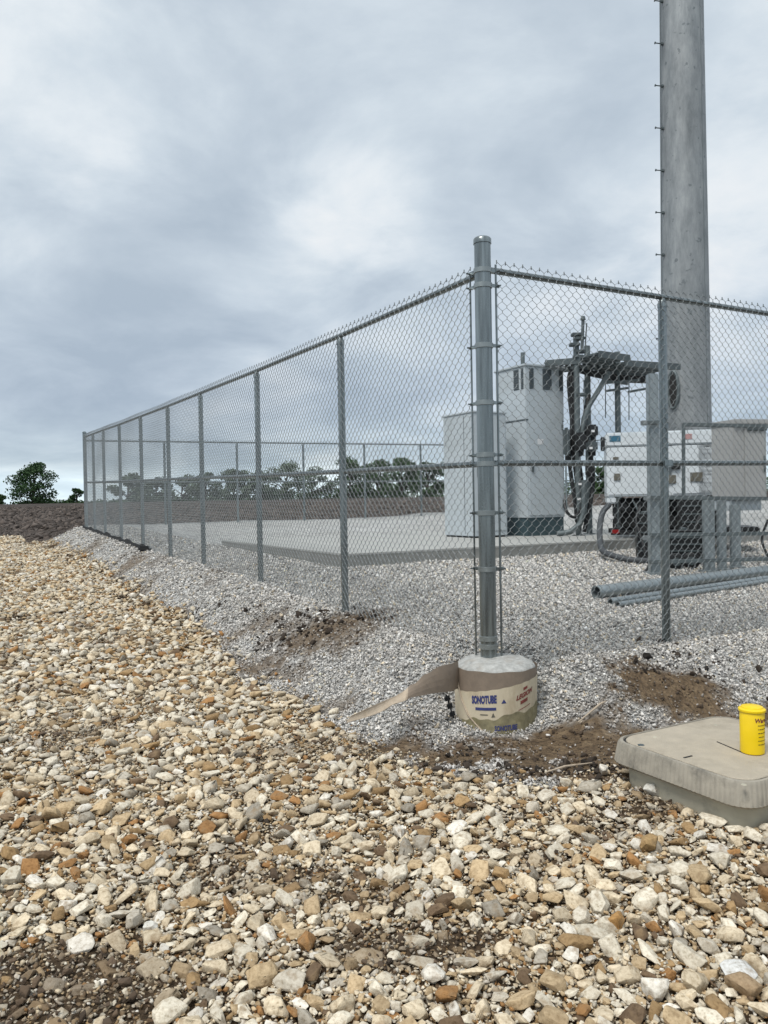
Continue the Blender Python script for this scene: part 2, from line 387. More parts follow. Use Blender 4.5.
# ------------------------------------------------------------------ loose stone
def rock_variants(level, n, seed):
    rr = random.Random(seed); out = []
    for q in range(n):
        bm = bmesh.new()
        if level == 0:
            for i in range(11):
                a = Vector((rr.gauss(0, 1), rr.gauss(0, 1), rr.gauss(0, 1))).normalized() * rr.uniform(.8, 1.05); bm.verts.new(a)
            r = bmesh.ops.convex_hull(bm, input=bm.verts)
            bmesh.ops.delete(bm, geom=[v for v in bm.verts if not v.link_faces], context='VERTS')
        else:
            bmesh.ops.create_cube(bm, size=1.5)
            for i in range(10 if level == 1 else 13):
                nn = Vector((rr.gauss(0, 1), rr.gauss(0, 1), rr.gauss(0, 1))).normalized(); d = rr.uniform(.42, .78)
                g_ = bmesh.ops.bisect_plane(bm, geom=bm.verts[:] + bm.edges[:] + bm.faces[:], plane_co=nn * d, plane_no=nn, clear_outer=True)
                ce = [e for e in g_['geom_cut'] if isinstance(e, bmesh.types.BMEdge)]
                if ce: bmesh.ops.holes_fill(bm, edges=ce, sides=0)
            bmesh.ops.remove_doubles(bm, verts=bm.verts, dist=.04)
            if level == 1: bmesh.ops.bevel(bm, geom=list(bm.edges), offset=.05, segments=1, affect='EDGES', profile=.5)
            else:
                bmesh.ops.bevel(bm, geom=list(bm.edges), offset=.055, segments=2, affect='EDGES', profile=.5)
                bmesh.ops.triangulate(bm, faces=bm.faces)
                bmesh.ops.subdivide_edges(bm, edges=[e for e in bm.edges if e.calc_length() > .3], cuts=1, use_grid_fill=True)
                for v in bm.verts: v.co *= 1 + rr.uniform(-.022, .022)
            cen = sum((v.co for v in bm.verts), Vector()) / len(bm.verts)
            for v in bm.verts: v.co -= cen
            m = max(v.co.length for v in bm.verts)
            for v in bm.verts: v.co /= m
        bmesh.ops.triangulate(bm, faces=bm.faces)
        bm.verts.index_update()
        out.append((np.array([v.co[:] for v in bm.verts]), np.array([[v.index for v in f.verts] for f in bm.faces]))); bm.free()
    return out
RV = {0: rock_variants(0, 16, 1), 1: rock_variants(1, 16, 2), 2: rock_variants(2, 20, 3)}
def rocks(pts, size, cols, lod, flat=.62, sink=.1, tilt=.33):
    """pts (n,3) centres, size radius; returns V,F,C"""
    Vs, Fs, Cs = [], [], []; k = 0
    n = len(pts); nv = len(RV[lod]); which = rng.integers(0, nv, n)
    for q in range(nv):
        ii = np.where(which == q)[0]
        if not len(ii): continue
        bv, bf = RV[lod][q]; m = len(ii)
        sc = np.stack([rng.uniform(.95, 1.5, m), rng.uniform(.68, 1.1, m), rng.uniform(flat * .5, flat * 1.3, m)], 1) * size[ii][:, None]
        yaw = rng.uniform(0, 2 * np.pi, m); tx = rng.normal(0, tilt, m); ty = rng.normal(0, tilt, m)
        P = bv[None] * sc[:, None, :]
        c, s_ = np.cos(tx)[:, None], np.sin(tx)[:, None]; y, z = P[..., 1] * c - P[..., 2] * s_, P[..., 1] * s_ + P[..., 2] * c; P = np.stack([P[..., 0], y, z], -1)
        c, s_ = np.cos(ty)[:, None], np.sin(ty)[:, None]; x, z = P[..., 0] * c + P[..., 2] * s_, -P[..., 0] * s_ + P[..., 2] * c; P = np.stack([x, P[..., 1], z], -1)
        c, s_ = np.cos(yaw)[:, None], np.sin(yaw)[:, None]; x, y = P[..., 0] * c - P[..., 1] * s_, P[..., 0] * s_ + P[..., 1] * c; P = np.stack([x, y, P[..., 2]], -1)
        P = P + pts[ii][:, None, :]
        Vs.append(P.reshape(-1, 3)); Fs.append((bf[None] + (np.arange(m) * len(bv))[:, None, None] + k).reshape(-1, 3))
        Cs.append(np.repeat(cols[ii], len(bv), 0)); k += m * len(bv)
    return Vs, Fs, Cs, k
def pile(name, mat, batches, label, cat):
    V, Fc, C = [], [], []; off = 0
    for bt in batches:
        a, f, c, k = rocks(*bt[:4], **bt[4])
        V += a; Fc += [q + off for q in f]; C += c; off += k
    me = bpy.data.meshes.new(name); fast_mesh(me, np.concatenate(V), np.concatenate(Fc), 3, np.concatenate(C)); me.materials.append(mat)
    o = bpy.data.objects.new(name, me); COL.objects.link(o); tag(o, label, cat, kind='stuff'); return o
def scatter(dens, y0, y1, xl, xr):
    """uniform points in the viewed wedge, with a margin"""
    area = (y1 - y0) * ((xr + xl) * (y1 + y0) / 2 + 1.2)
    n = int(dens * area); y = rng.uniform(y0, y1, n * 2); w = (xl + xr) * y + 1.2
    keep = rng.random(n * 2) < w / w.max(); y = y[keep][:n]
    x = -xl * y - .6 + rng.random(len(y)) * ((xl + xr) * y + 1.2)
    return x, y
def darts(dens, y0, y1, xl, xr, rad):
    x, y = scatter(dens, y0, y1, xl, xr); r = rad(len(x)); o = np.argsort(-r); x, y, r = x[o], y[o], r[o]
    cell = .08; grid = {}; keep = []
    for i in range(len(x)):
        a, c = int(x[i] / cell), int(y[i] / cell); ok = True
        for da in (-1, 0, 1):
            for dc in (-1, 0, 1):
                for j in grid.get((a + da, c + dc), ()):
                    if (x[i] - x[j]) ** 2 + (y[i] - y[j]) ** 2 < ((r[i] + r[j]) * .66) ** 2: ok = False; break
                if not ok: break
            if not ok: break
        if ok: grid.setdefault((a, c), []).append(i); keep.append(i)
    return x[keep], y[keep], r[keep]
PAL = np.array([(.72, .66, .54), (.68, .58, .425), (.53, .405, .25), (.58, .53, .44), (.38, .345, .285), (.37, .20, .08), (.36, .24, .12), (.17, .115, .07), (.78, .74, .66)])
PW = np.array([.23, .27, .16, .09, .035, .045, .07, .05, .07])
def creamcol(x, y):
    n = len(x); c = PAL[rng.choice(len(PAL), n, p=PW / PW.sum())] * rng.uniform(.78, 1.12, n)[:, None]
    m = mudmask(x, y)[:, None]; k = np.clip(m * rng.uniform(.0, 1.1, n)[:, None], 0, .85)
    return np.clip(c * (1 - k) + np.array([.15, .105, .065]) * k, 0, .9)
BX0 = at(622, 742, 3.87)
def inbox(x, y, pad=-.045):
    s, t = st(x, y); return (t > -.245 - pad) & (t < .605 + pad) & (s < -1.30 + pad) & (s > -2.10 - pad)
FC = Vector((.712, 5.17, 0))
def infoot(x, y): return np.hypot(x - FC.x, y - FC.y) < .25
def creampick(x, y, mudthin=.5):
    z = zones(x, y); sk = skirt(x, y); mk = ((z[0] > .5) | ((sk > .84) & (rng.random(len(x)) < .16))) & (z[2] < .5) & ~inbox(x, y)
    mk &= rng.random(len(x)) > mudthin * mudmask(x, y)
    return mk
bat = []
def cream_batch(x, y, r, lod, lift, **k):
    m = creampick(x, y, k.pop('thin', .5)); x, y, r = x[m], y[m], r[m]
    z = height(x, y) + r * lift[0] + rng.random(len(x)) * lift[1]
    z -= mudmask(x, y) * r * .5
    bat.append((np.stack([x, y, z], 1), r, creamcol(x, y), lod, k))
XL, XR = .50, .50
logn = lambda m, s, lo, hi: (lambda n: np.clip(rng.lognormal(math.log(m), s, n), lo, hi))
for (y0, y1, lod) in ((1.9, 3.5, 2), (3.5, 9, 1)):
    x, y, r = darts(6200, y0, y1, XL, XR, logn(.0148, .52, .007, .058)); cream_batch(x, y, r, lod, (.35, .012))
    x, y, r = darts(3600, y0, y1, XL, XR, logn(.0115, .38, .006, .024)); cream_batch(x, y, r, lod, (-.1, .008), thin=.3)
    x, y = scatter(3600, y0, min(y1, 6), XL, XR); cream_batch(x, y, logn(.0075, .4, .004, .014)(len(x)), 0, (.1, .022), thin=0)
x, y, r = darts(1500, 9, 22.6, XL, .05, logn(.026, .38, .014, .06)); cream_batch(x, y, r, 0, (.3, .012))
x, y = scatter(450, 9, 22.6, XL, .05); cream_batch(x, y, logn(.017, .3, .01, .03)(len(x)), 0, (.2, .02))
pile('limestone_rubble', creamstone, bat, 'cream and rust coloured broken limestone spread over the track outside the fence', 'rubble')

GP = np.array([.16, .30, .43, .54, .67, .80]); GW = np.array([.10, .18, .26, .24, .15, .07])
def greycol(x, y):
    n = len(x); v = GP[rng.choice(6, n, p=GW)] * rng.uniform(.85, 1.15, n)
    c = v[:, None] * np.array([1.045, 1.0, .935]); w = rng.random(n) < .07; c[w] = c[w] * np.array([1.12, 1.0, .8])
    m = dirtmask(x, y)[:, None]; k = np.clip(m * rng.uniform(.1, 1., n)[:, None], 0, .85)
    return np.clip(c * (1 - k) + np.array([.13, .09, .055]) * k, 0, .85)
bat2 = []
def grey_batch(x, y, r, lift=.02):
    z = zones(x, y); s, t = st(x, y)
    stray = rng.random(len(x)) < .04
    sk = skirt(x, y)
    m = ((z[1] > .5) | ((sk < 1.25) & stray)) & (z[2] < .5) & ~inbox(x, y) & ~infoot(x, y) & ~((s > 4.1) & (t > .95) & (t < 9))
    m &= rng.random(len(x)) > np.clip(dirtmask(x, y) ** 1.2 * .97, 0, .96)
    x, y, r = x[m], y[m], r[m]
    bat2.append((np.stack([x, y, height(x, y) + r * .2 + rng.random(len(x)) * lift], 1), r, greycol(x, y), 0, dict(flat=.7, tilt=.7)))
for (d, y0, y1, m_) in ((7200, 3.6, 6.2, .0078), (4300, 6.2, 8.5, .0092), (1500, 8.5, 13, .013)):
    xl = .5
    x, y = scatter(d, y0, y1, .45, .50); grey_batch(x, y, logn(m_, .32, .005, .024)(len(x)), .012 + m_ * .3)
x, y = scatter(500, 13, 21, .45, -.22); grey_batch(x, y, logn(.017, .3, .01, .03)(len(x)), .012)
pile('grey_gravel', greystone, bat2, 'fine light grey crushed gravel covering the fenced compound and its skirt', 'gravel')

# soil clods
x, y = scatter(2600, 1.9, 7.6, .5, .5)
dmk = dirtmask(x, y) * (zones(x, y)[1] > .3); mmk = mudmask(x, y) * (zones(x, y)[0] > .5)
p = np.maximum(dmk * .22, mmk * .30)
m = (rng.random(len(x)) < p) & ~inbox(x, y) & ~infoot(x, y); x, y = x[m], y[m]
cl_x, cl_y, cl_r = [], [], []
for (px, py, D, n_, sp) in ((127, 582, 11.3, 26, .12), (184, 611, 8.9, 40, .14), (211, 611, 8.7, 20, .09), (242, 622, 8.1, 22, .10), (270, 624, 7.8, 30, .13), (300, 634, 7.1, 90, .20), (345, 628, 6.8, 90, .24), (275, 640, 7.2, 40, .15), (375, 622, 6.8, 30, .12), (76, 569, 14., 8, .06), (195, 590, 10.2, 14, .1),
        (575, 779, 4.12, 60, .12), (604, 776, 4.1, 60, .09), (520, 783, 4.1, 46, .12), (440, 765, 4.3, 40, .14), (660, 650, 5.9, 46, .16), (700, 662, 5.6, 40, .2), (650, 668, 5.5, 26, .1), (745, 650, 5.8, 26, .16), (470, 742, 4.6, 16, .08)):
    c_ = at(px, py, D)
    cl_x += list(rng.normal(c_.x, sp, n_)); cl_y += list(rng.normal(c_.y, sp * .8, n_)); cl_r += list(np.clip(rng.lognormal(math.log(.013), .5, n_), .005, .04))
cl_x, cl_y, cl_r = map(np.array, (cl_x, cl_y, cl_r)); m = ~inbox(cl_x, cl_y) & ~infoot(cl_x, cl_y); cl_x, cl_y, cl_r = cl_x[m], cl_y[m], cl_r[m]
b3 = (np.stack([cl_x, cl_y, height(cl_x, cl_y) + cl_r * .5], 1), cl_r, np.array([.035, .026, .019])[None] * rng.uniform(.5, 1.8, len(cl_x))[:, None], 1, dict(flat=.8, tilt=.6))
r = logn(.008, .5, .003, .028)(len(x)); cc = np.array([.09, .062, .04])[None] * rng.uniform(.4, 1.6, len(x))[:, None]
b1 = (np.stack([x, y, height(x, y) + r * .3 + np.where(zones(x, y)[0] > .5, rng.random(len(x)) * .02, 0)], 1), r, cc, 1, dict(flat=.75, tilt=.6))
x, y = scatter(60, 20, 45, .5, .42); m = zones(x, y)[2] > .5; x, y = x[m], y[m]
r = logn(.045, .5, .02, .16)(len(x)); cc = np.array([.07, .057, .049])[None] * rng.uniform(.6, 2.0, len(x))[:, None]
b2 = (np.stack([x, y, height(x, y)], 1), r, cc, 0, dict(flat=.6, tilt=.5))
pile('soil_clods', clodm, [b1, b2, b3], 'dark crumbly soil clods strewn among the stones and over the bare field', 'soil')

# a few stand-out rocks
def rock(px, py, D, r, col, label, flat=.7, seed=0, yaw=0.):
    rr = random.Random(seed); p = at(px, py, D); p.z = H(p.x, p.y) + r * .42 + .012
    bv, bf = RV[2][seed % 20]; cy, sy = math.cos(yaw), math.sin(yaw)
    me = bpy.data.meshes.new('rock'); P = bv * np.array([1.15, .85, flat]) * r
    P = np.stack([P[:, 0] * cy - P[:, 1] * sy, P[:, 0] * sy + P[:, 1] * cy, P[:, 2]], 1)
    fast_mesh(me, P, bf, 3, np.tile(np.array(col), (len(P), 1))); me.materials.append(creamstone)
    o = bpy.data.objects.new('rock', me); COL.objects.link(o); o.location = p; tag(o, label, 'rock', 'larger stones lying on the rubble')
def gD(py): return 790 * 1.475 / (py - 498)
for a in ((617, 928, .052, (.42, .24, .09), 'pointed rust orange rock standing on end in the foreground rubble', 1.1, 4, .4),
          (740, 985, .075, (.66, .66, .64), 'flat pale grey slab of rock near the lower right of the rubble', .35, 9, .2),
          (648, 858, .06, (.40, .27, .13), 'chunky ochre rock a little below the front of the plastic box', .7, 2, 1.),
          (744, 1000, .08, (.36, .26, .16), 'brown elongated rock beside the flat pale slab at lower right', .6, 12, 1.9),
          (698, 822, .085, (.58, .54, .44), 'long cream rock leaning against the plastic box wall', .5, 7, 2.3),
          (742, 838, .08, (.56, .55, .50), 'long grey block of stone in front of the plastic box', .5, 15, .1),
          (653, 812, .055, (.60, .59, .54), 'blocky whitish stone touching the corner of the plastic box', .8, 3, .6),
          (150, 925, .05, (.70, .68, .62), 'flat white stone left of centre in the foreground rubble', .5, 5, .6),
          (152, 862, .05, (.38, .28, .16), 'blocky brown rock at the left side of the rubble', .8, 6, .2)):
    rock(a[0], a[1], gD(a[1]), a[2], a[3], a[4], a[5], a[6], a[7])

# ------------------------------------------------------------------ fences
LS = [2.13, 4.29, 6.54, 8.38, 10.36, 12.35, 14.2, 15.6]
def topL(s): return EYE + float(np.interp(s, [0, 2.1, 4.3, 6.5, 8.4, 10.4, 12.4, 14.2, 16.9], [1.475, 1.475, 1.495, 1.53, 1.56, 1.60, 1.64, 1.69, 1.745]))
def midL(s): return EYE + float(np.interp(s, [0, 2.1, 4.3, 6.5, 10.4, 16.9], [.232, .268, .31, .362, .447, .60]))
def topR(t): return EYE + 1.502
def midR(t): return EYE + .236 + .008 * t
def topF(t): return EYE + 1.655 + .009 * t
def midF(t): return EYE + .60
def wire_fabric(pos, length, top, bot, r=.0021, nrm=None, sides=4, start=.085, p=.0735):
    """woven diamonds: every zigzag wire spans one half pitch"""
    mb = MB(); n = int((length - start) / (p / 2)); v = []; f = []
    for i in range(n):
        a0, a1 = start + i * p / 2, start + (i + 1) * p / 2; am = (a0 + a1) / 2
        zt, zb = top(am) + .056, bot(am) + .012; par = i % 2
        k = int((zt - zb) / (p / 2)); pts = []
        for j in range(k + 1):
            z = zt - j * p / 2
            odd = (j + par) % 2
            a = a1 if odd else a0
            q = pos(a); sgn = .0022 if odd else -.0022
            q = q + nrm * (.010 * math.sin(a * 2.3 + z * 2.9) * math.sin(z * 1.7)); z += random.uniform(-.0012, .0012); kk_ = .0065
            if j > 0: pts.append((q.x + nrm.x * sgn, q.y + nrm.y * sgn, z + kk_))
            pts.append((q.x - nrm.x * sgn, q.y - nrm.y * sgn, z - kk_))
        # twisted barb above
        q = Vector(pts[0])
        k0 = len(v)
        for j, P in enumerate(pts):
            P = Vector(P)
            for (du, dz) in ((1, .45), (-1, .45), (-1, -.45), (1, -.45))[:sides]:
                # diamond cross-section: vertical zigzag wires, offset along run and normal
                pass
            e = r * 1.15
            run = pos(1.0) - pos(0.0); run.normalize()
            for (c1, c2) in ((1, 0), (0, 1), (-1, 0), (0, -1)):
                v.append(P + run * (c1 * e * 1.1) + nrm * (c2 * e))
        for j in range(len(pts) - 1):
            for m in range(4):
                f.append((k0 + j * 4 + m, k0 + j * 4 + (m + 1) % 4, k0 + (j + 1) * 4 + (m + 1) % 4, k0 + (j + 1) * 4 + m))
        if par == 0:   # knuckle twist where two wires meet at the top
            q = Vector(pts[0]); kk = len(v)
            for z0 in (-.014, .010):
                for (c1, c2) in ((1, 0), (0, 1), (-1, 0), (0, -1)): v.append(q + Vector((0, 0, z0)) + run * (c1 * .0046) + nrm * (c2 * .0046))
            for m in range(4): f.append((kk + m, kk + (m + 1) % 4, kk + 4 + (m + 1) % 4, kk + 4 + m))
            f.append((kk + 4, kk + 5, kk + 6, kk + 7))
    mb.v = v; mb.f = f; return mb
def line_post(parent, p, ztop, r=.032):
    g0 = H(p.x, p.y)
    o = obj('line_post', MB().tube([(p.x, p.y, g0 - .15), (p.x, p.y, ztop - .05)], r, 16), galv, parent, True)
    obj('post_cap', MB().lathe((p.x, p.y, ztop - .05), [(r + .004, -.03), (r + .004, 0), (r * .8, .025), (r * .7, .04)], 14).tube([(p.x, p.y, ztop - .02), (p.x, p.y, ztop - .005)], .012, 8), galv, o, True)
    return o
def rail(name, parent, pts, r=.021):
    return obj(name, MB().tube(pts, r, 14), galv, parent, True)
def ties(parent, pts, r=.027):
    mb = MB()
    for p in pts:
        mb.tube([p - Vector((.0, 0, .0)) + Z * -.03 + B * 0, p + Z * .03], .004, 5)
    return mb
# left run
IN = .036
fl = thing('chain_link_fence', 'long galvanised chain-link run receding to the left from the thick corner post', 'fence', fp(0, 0, H(CX, CY)))
pl = lambda s: fp(s, 0)
obj('wire_mesh', wire_fabric(lambda s: fp(s, -.036), SEND - .05, topL, lambda s: H(*fp(s, 0).xy), nrm=B), galv_wire, fl)
for s in LS: line_post(fl, fp(s, 0), topL(s))
rail('top_rail', fl, [fp(s, 0, topL(s)) for s in [.05, 1] + LS + [SEND]])
rail('middle_rail', fl, [fp(s, -.0, midL(s)) for s in [.05, 1] + LS + [SEND]])
obj('end_post', MB().tube([fp(SEND, 0, H(*fp(SEND, 0).xy) - .2), fp(SEND, 0, topL(SEND) + .12)], .045, 18).lathe(fp(SEND, 0, topL(SEND) + .12), [(.05, -.02), (.05, 0), (.03, .02)], 18), galv, fl, True)
obj('tension_bar', MB().box(fp(.092, -.036, (topL(0) + H(CX, CY)) / 2 + .03), (.006, .013, topL(0) - H(CX, CY) - .02), (B, A, Z)), galv, fl)
# right run
TR = 8.0
rp = [1.665, 4.0, 6.2]
fr = thing('chain_link_fence', 'short near chain-link run going right from the corner post in front of the steel pole', 'fence', fp(0, .2, H(CX, CY)))
obj('wire_mesh', wire_fabric(lambda t: fp(-.036, t), TR, topR, lambda t: H(*fp(0, t).xy), nrm=A), galv_wire, fr)
for t in rp: line_post(fr, fp(0, t), topR(t))
rail('top_rail', fr, [fp(0, t, topR(t)) for t in (.05, 2, 4, TR)])
rail('middle_rail', fr, [fp(0, t, midR(t)) for t in (.05, 2, 4, TR)])
obj('tension_bar', MB().box(fp(-.036, .078, (topR(0) + H(CX, CY)) / 2 + .03), (.013, .006, topR(0) - H(CX, CY)), (B, A, Z)), galv, fr)
for t in (1.665,):
    obj('rail_clamp', MB().box(fp(-.038, t, midR(t)), (.10, .02, .05), (B, A, Z), .006), galv, fr)
# far run
TF = 17
ff = thing('chain_link_fence', 'chain-link run at the far side of the compound against the brown field', 'fence', fp(SEND, .5, H(*fp(SEND, .5).xy)))
obj('wire_mesh', wire_fabric(lambda t: fp(SEND, t), TF, topF, lambda t: H(*fp(SEND, t).xy), r=.0017, nrm=A), galv_wire, ff)
for i in range(1, 9): line_post(ff, fp(SEND, 1.99 * i), topF(1.99 * i))
rail('top_rail', ff, [fp(SEND, .05, topF(0)), fp(SEND, TF, topF(TF))])
rail('middle_rail', ff, [fp(SEND, .05, midF(0)), fp(SEND, TF, midF(TF))])

# corner post
ZC = EYE - 1.06
cp = thing('corner_post', 'thick round galvanised post with domed cap set in the concrete footing', 'post', (CX, CY, ZC))
PT = EYE + 1.70; PR = .054
obj('pipe', MB().tube([(CX, CY, ZC - .3), (CX, CY, PT)], PR, 40), galv, cp, True)
obj('cap', MB().lathe((CX, CY, PT), [(PR + .005, -.035), (PR + .005, -.006), (PR + .001, 0), (PR * .9, .006), (PR * .5, .013), (.003, .016)], 40), galv, cp, True)
def rel(py): return at(486, py, CY).z
for py in (271, 286, 346, 403, 455, 464, 513, 569, 638, 646):
    z = rel(py); w = .034
    bb = obj('brace_band', MB().lathe((CX, CY, z), [(PR + .0005, -w / 2), (PR + .006, -w / 2 + .002), (PR + .006, w / 2 - .002), (PR + .0005, w / 2)], 40), galv_band, cp, True)
    if py < 600:
        for dv, tv in ((B, 1), (A, 1)):
            mb = MB()
            off = -.036
            o2 = A if dv is B else B
            c = Vector((CX, CY, z)) + dv * .075 + o2 * off
            mb.box(c, (.06, .006, .022), (dv, o2, Z)); mb.tube([c + dv * .02 - o2 * .028, c + dv * .02 + o2 * .022], .006, 8)
            obj('bolt', mb, galv, bb)

# silt fabric at the bottom of the far stretch of the left run
mb = MB(); pts = []
for i in range(31):
    s = 9.8 + i * (SEND - 9.8) / 30; p = fp(s, -.09); pts.append(Vector((p.x, p.y, H(p.x, p.y) + .02 + .015 * math.sin(i * 2.1))))
k = 0
for i, p in enumerate(pts): mb.v += [p - Z * .03, p + Z * (.055 + .02 * math.sin(i * 1.3)), p + Z * (.055 + .02 * math.sin(i * 1.3)) + B * .03]
for i in range(30): mb.f += [(3 * i, 3 * i + 3, 3 * i + 4, 3 * i + 1), (3 * i + 1, 3 * i + 4, 3 * i + 5, 3 * i + 2)]
p = pts[0]; mb.box(p + Z * .02, (.22, .12, .10), None, .03)
tag(obj('silt_fabric', mb, geo_black, base=fp(11, -.09, H(*fp(11, 0).xy))), 'strip of black fabric along the foot of the receding fence run', 'fabric strip')

# ------------------------------------------------------------------ footing with form tube
ft = thing('concrete_footing', 'round concrete footing still wrapped in its printed cardboard form, under the thick corner post', 'footing', (FC.x, FC.y, ZC - .45))
RT, RB = .268, .258; HT = .46; ZR = EYE - 1.085
prof = [(RB - .01, ZR - HT), (RT - .008, ZR - .004), (RT - .02, ZR + .012), (RT - .08, ZR + .042), (.06, ZR + .052)]
cmb = MB().lathe((FC.x, FC.y, 0), prof, 56)
for v in cmb.v:
    if v.z > ZR: v.z += (float(fbm(v.x, v.y, 22, 5)) - .5) * .014
obj('concrete', cmb, conc, ft, True)
def rad(z): return RB + (RT - RB) * np.clip((z - (ZR - HT)) / HT, 0, 1)
def shell(z0f, z1f, d, th0=-2.25, th1=2.25, n=96, nz=6):
    mb = MB()
    for i in range(n + 1):
        th = th0 + (th1 - th0) * i / n; za, zb = z0f(th), z1f(th)
        for j in range(nz + 1):
            z = za + (zb - za) * j / nz; r = rad(z) + d
            mb.v.append(Vector((FC.x + math.sin(th) * r, FC.y - math.cos(th) * r, z)))
    for i in range(n):
        for j in range(nz):
            a = i * (nz + 1) + j; mb.f.append((a, a + nz + 1, a + nz + 2, a + 1))
    return mb
ltop = lambda th: ZR - .095 + .048 * math.sin(th) * 1.0
tube_o = obj('cardboard_form', shell(lambda t: ZR - HT, lambda t: ZR + .004 + .003 * math.sin(9 * t), .002, -math.pi, math.pi, 120, 3), card_in, ft, True)
lab_o = obj('printed_label', shell(lambda t: ltop(t) - .20, lambda t: ltop(t) + .0015 * math.sin(23 * t), .004), labelm, ft, True)
obj('soiled_edge', shell(lambda t: ZR - HT, lambda t: ltop(t) - .178 + .010 * math.sin(7 * t) + .006 * math.sin(17 * t + 1), .0055), dirtylabel, ft, True)
def text_mesh(txt, size, bold=.0, shear=0.):
    cu = bpy.data.curves.new('lettering', 'FONT'); cu.body = txt; cu.size = size; cu.align_x = 'CENTER'; cu.align_y = 'CENTER'; cu.offset = bold; cu.shear = shear; cu.resolution_u = 3
    to = bpy.data.objects.new('tmp', cu); COL.objects.link(to); bpy.context.view_layer.update()
    me = bpy.data.meshes.new_from_object(to.evaluated_get(bpy.context.evaluated_depsgraph_get()))
    bm = bmesh.new(); bm.from_mesh(me); bmesh.ops.triangulate(bm, faces=bm.faces)
    bm.verts.index_update(); vs = [v.co.copy() for v in bm.verts]; fs = [tuple(v.index for v in f.verts) for f in bm.faces]
    bm.free(); bpy.data.objects.remove(to); bpy.data.curves.remove(cu); bpy.data.meshes.remove(me); return vs, fs
def wrap(vs, fs, th, zc, slope=0., d=.0062, sx=1., sy=1.):
    mb = MB()
    for v in vs:
        x, y = v.x * sx, v.y * sy; z = zc + y + slope * x; r = rad(z) + d; a = th + x / r
        mb.v.append(Vector((FC.x + math.sin(a) * r, FC.y - math.cos(a) * r, z)))
    mb.f = list(fs); return mb
def rectpts(w, h, n=10):
    vs = [Vector((-w / 2 + w * i / n, s * h / 2, 0)) for s in (-1, 1) for i in range(n + 1)]
    return vs, [(i, i + 1, n + 2 + i, n + 1 + i) for i in range(n)]
vs, fs = text_mesh('SONOTUBE', .05, .0030); zt = ZR - .172
obj('lettering', wrap(vs, fs, -.42, zt, .10, sx=.62, sy=1.3), inkblue, lab_o)
obj('lettering', wrap(*rectpts(.135, .018), -.38, zt - .055, .06), inkblue, lab_o)
obj('emblem', wrap([Vector((-.016, -.012, 0)), Vector((.016, -.012, 0)), Vector((0, .014, 0))], [(0, 1, 2)], .05, zt - .004, .1), inkblue, lab_o)
vs, fs = text_mesh('LEGION', .040, .002, .3)
obj('lettering', wrap(vs, fs, .60, ZR - .145, .30, sx=.95), inkred, lab_o)
vs, fs = text_mesh('FORMS', .022, .0005, .3)
obj('emblem', wrap(*rectpts(.035, .018, 3), .62, ZR - .105, .3), inkred, lab_o)
obj('emblem', wrap(*rectpts(.06, .022, 5), .58, ZR - .185, .3), inkred, lab_o)
obj('emblem', wrap(*rectpts(.10, .005, 8), .60, ZR - .225, .3), inkred, lab_o)
vs, fs = text_mesh('SONOTUBE', .045, .0016)
obj('lettering', wrap(vs, fs, .10, ZR - .345, .05, d=.0075, sx=.62), inkblue, lab_o)
obj('emblem', wrap(*rectpts(.05, .006, 3), -.42, zt - .092, .05), brass, lab_o)
obj('emblem', wrap([Vector((-.012, -.012, 0)), Vector((.012, -.012, 0)), Vector((0, .016, 0))], [(0, 1, 2)], -.2, zt - .092, .1), brass, lab_o)
# peeled strip of the form
path = [at(458, 675, 5.08), at(450, 677, 4.98), at(431, 682, 4.88), at(412, 691, 4.80), at(399, 698, 4.75), at(376, 709, 4.62), at(349, 719, 4.45)]
wid = [.17, .17, .135, .075, .085, .10, .07]
upv = [Z, Z, Z + Vector((0, .15, 0)), Z + Vector((.1, .5, 0)), Vector((.2, .8, .5)), Vector((.35, .7, .5)), Vector((.35, .7, .4))]
def ribbon(path, wid, upv, th=.003, sub=6):
    mb = MB(); L = len(path); n = (L - 1) * sub
    def ip(arr, u):
        i = min(int(u), L - 2); f = u - i; a = arr[i]; b_ = arr[i + 1]
        if isinstance(a, Vector):
            p0 = arr[max(i - 1, 0)]; p3 = arr[min(i + 2, L - 1)]
            return .5 * ((2 * a) + (b_ - p0) * f + (2 * p0 - 5 * a + 4 * b_ - p3) * f * f + (3 * a - p0 - 3 * b_ + p3) * f ** 3)
        return a + (b_ - a) * f
    for k in range(n + 1):
        u = k / sub; p = ip(path, min(u, L - 1.0001)); w = ip(wid, min(u, L - 1.0001)); q = ip(upv, min(u, L - 1.0001)).normalized()
        nn = Vector((.4, -.9, 0)).cross(q).cross(q).normalized() if abs(q.z) < .7 else Vector((.4, -.9, 0))
        for j in range(5):
            e = (j / 4 - .5); pp = p + q * (w * e) + nn * (.006 * (1 - (2 * e) ** 2)) + q * (.016 * (float(vn(k * .45, j * 3.1, 1.0, 15)) - .5) * (1 if j in (0, 4) else 0))
            g = H(pp.x, pp.y) + .03
            if pp.z < g: pp.z = g
            mb.v.append(pp)
    for k in range(n):
        for j in range(4): a = k * 5 + j; mb.f.append((a, a + 5, a + 6, a + 1))
    return mb
rb_ = ribbon(path, wid, upv)
strip = obj('peeled_strip', rb_, card_in, ft, False)
strip.data.materials.append(card_pale)
for pgn in strip.data.polygons:
    if pgn.index // 4 > 19: pgn.material_index = 1
sm = strip.modifiers.new('thickness', 'SOLIDIFY'); sm.thickness = .003
strip['label'] = 'peeled brown cardboard strip with a pale dirty end lying on the gravel'
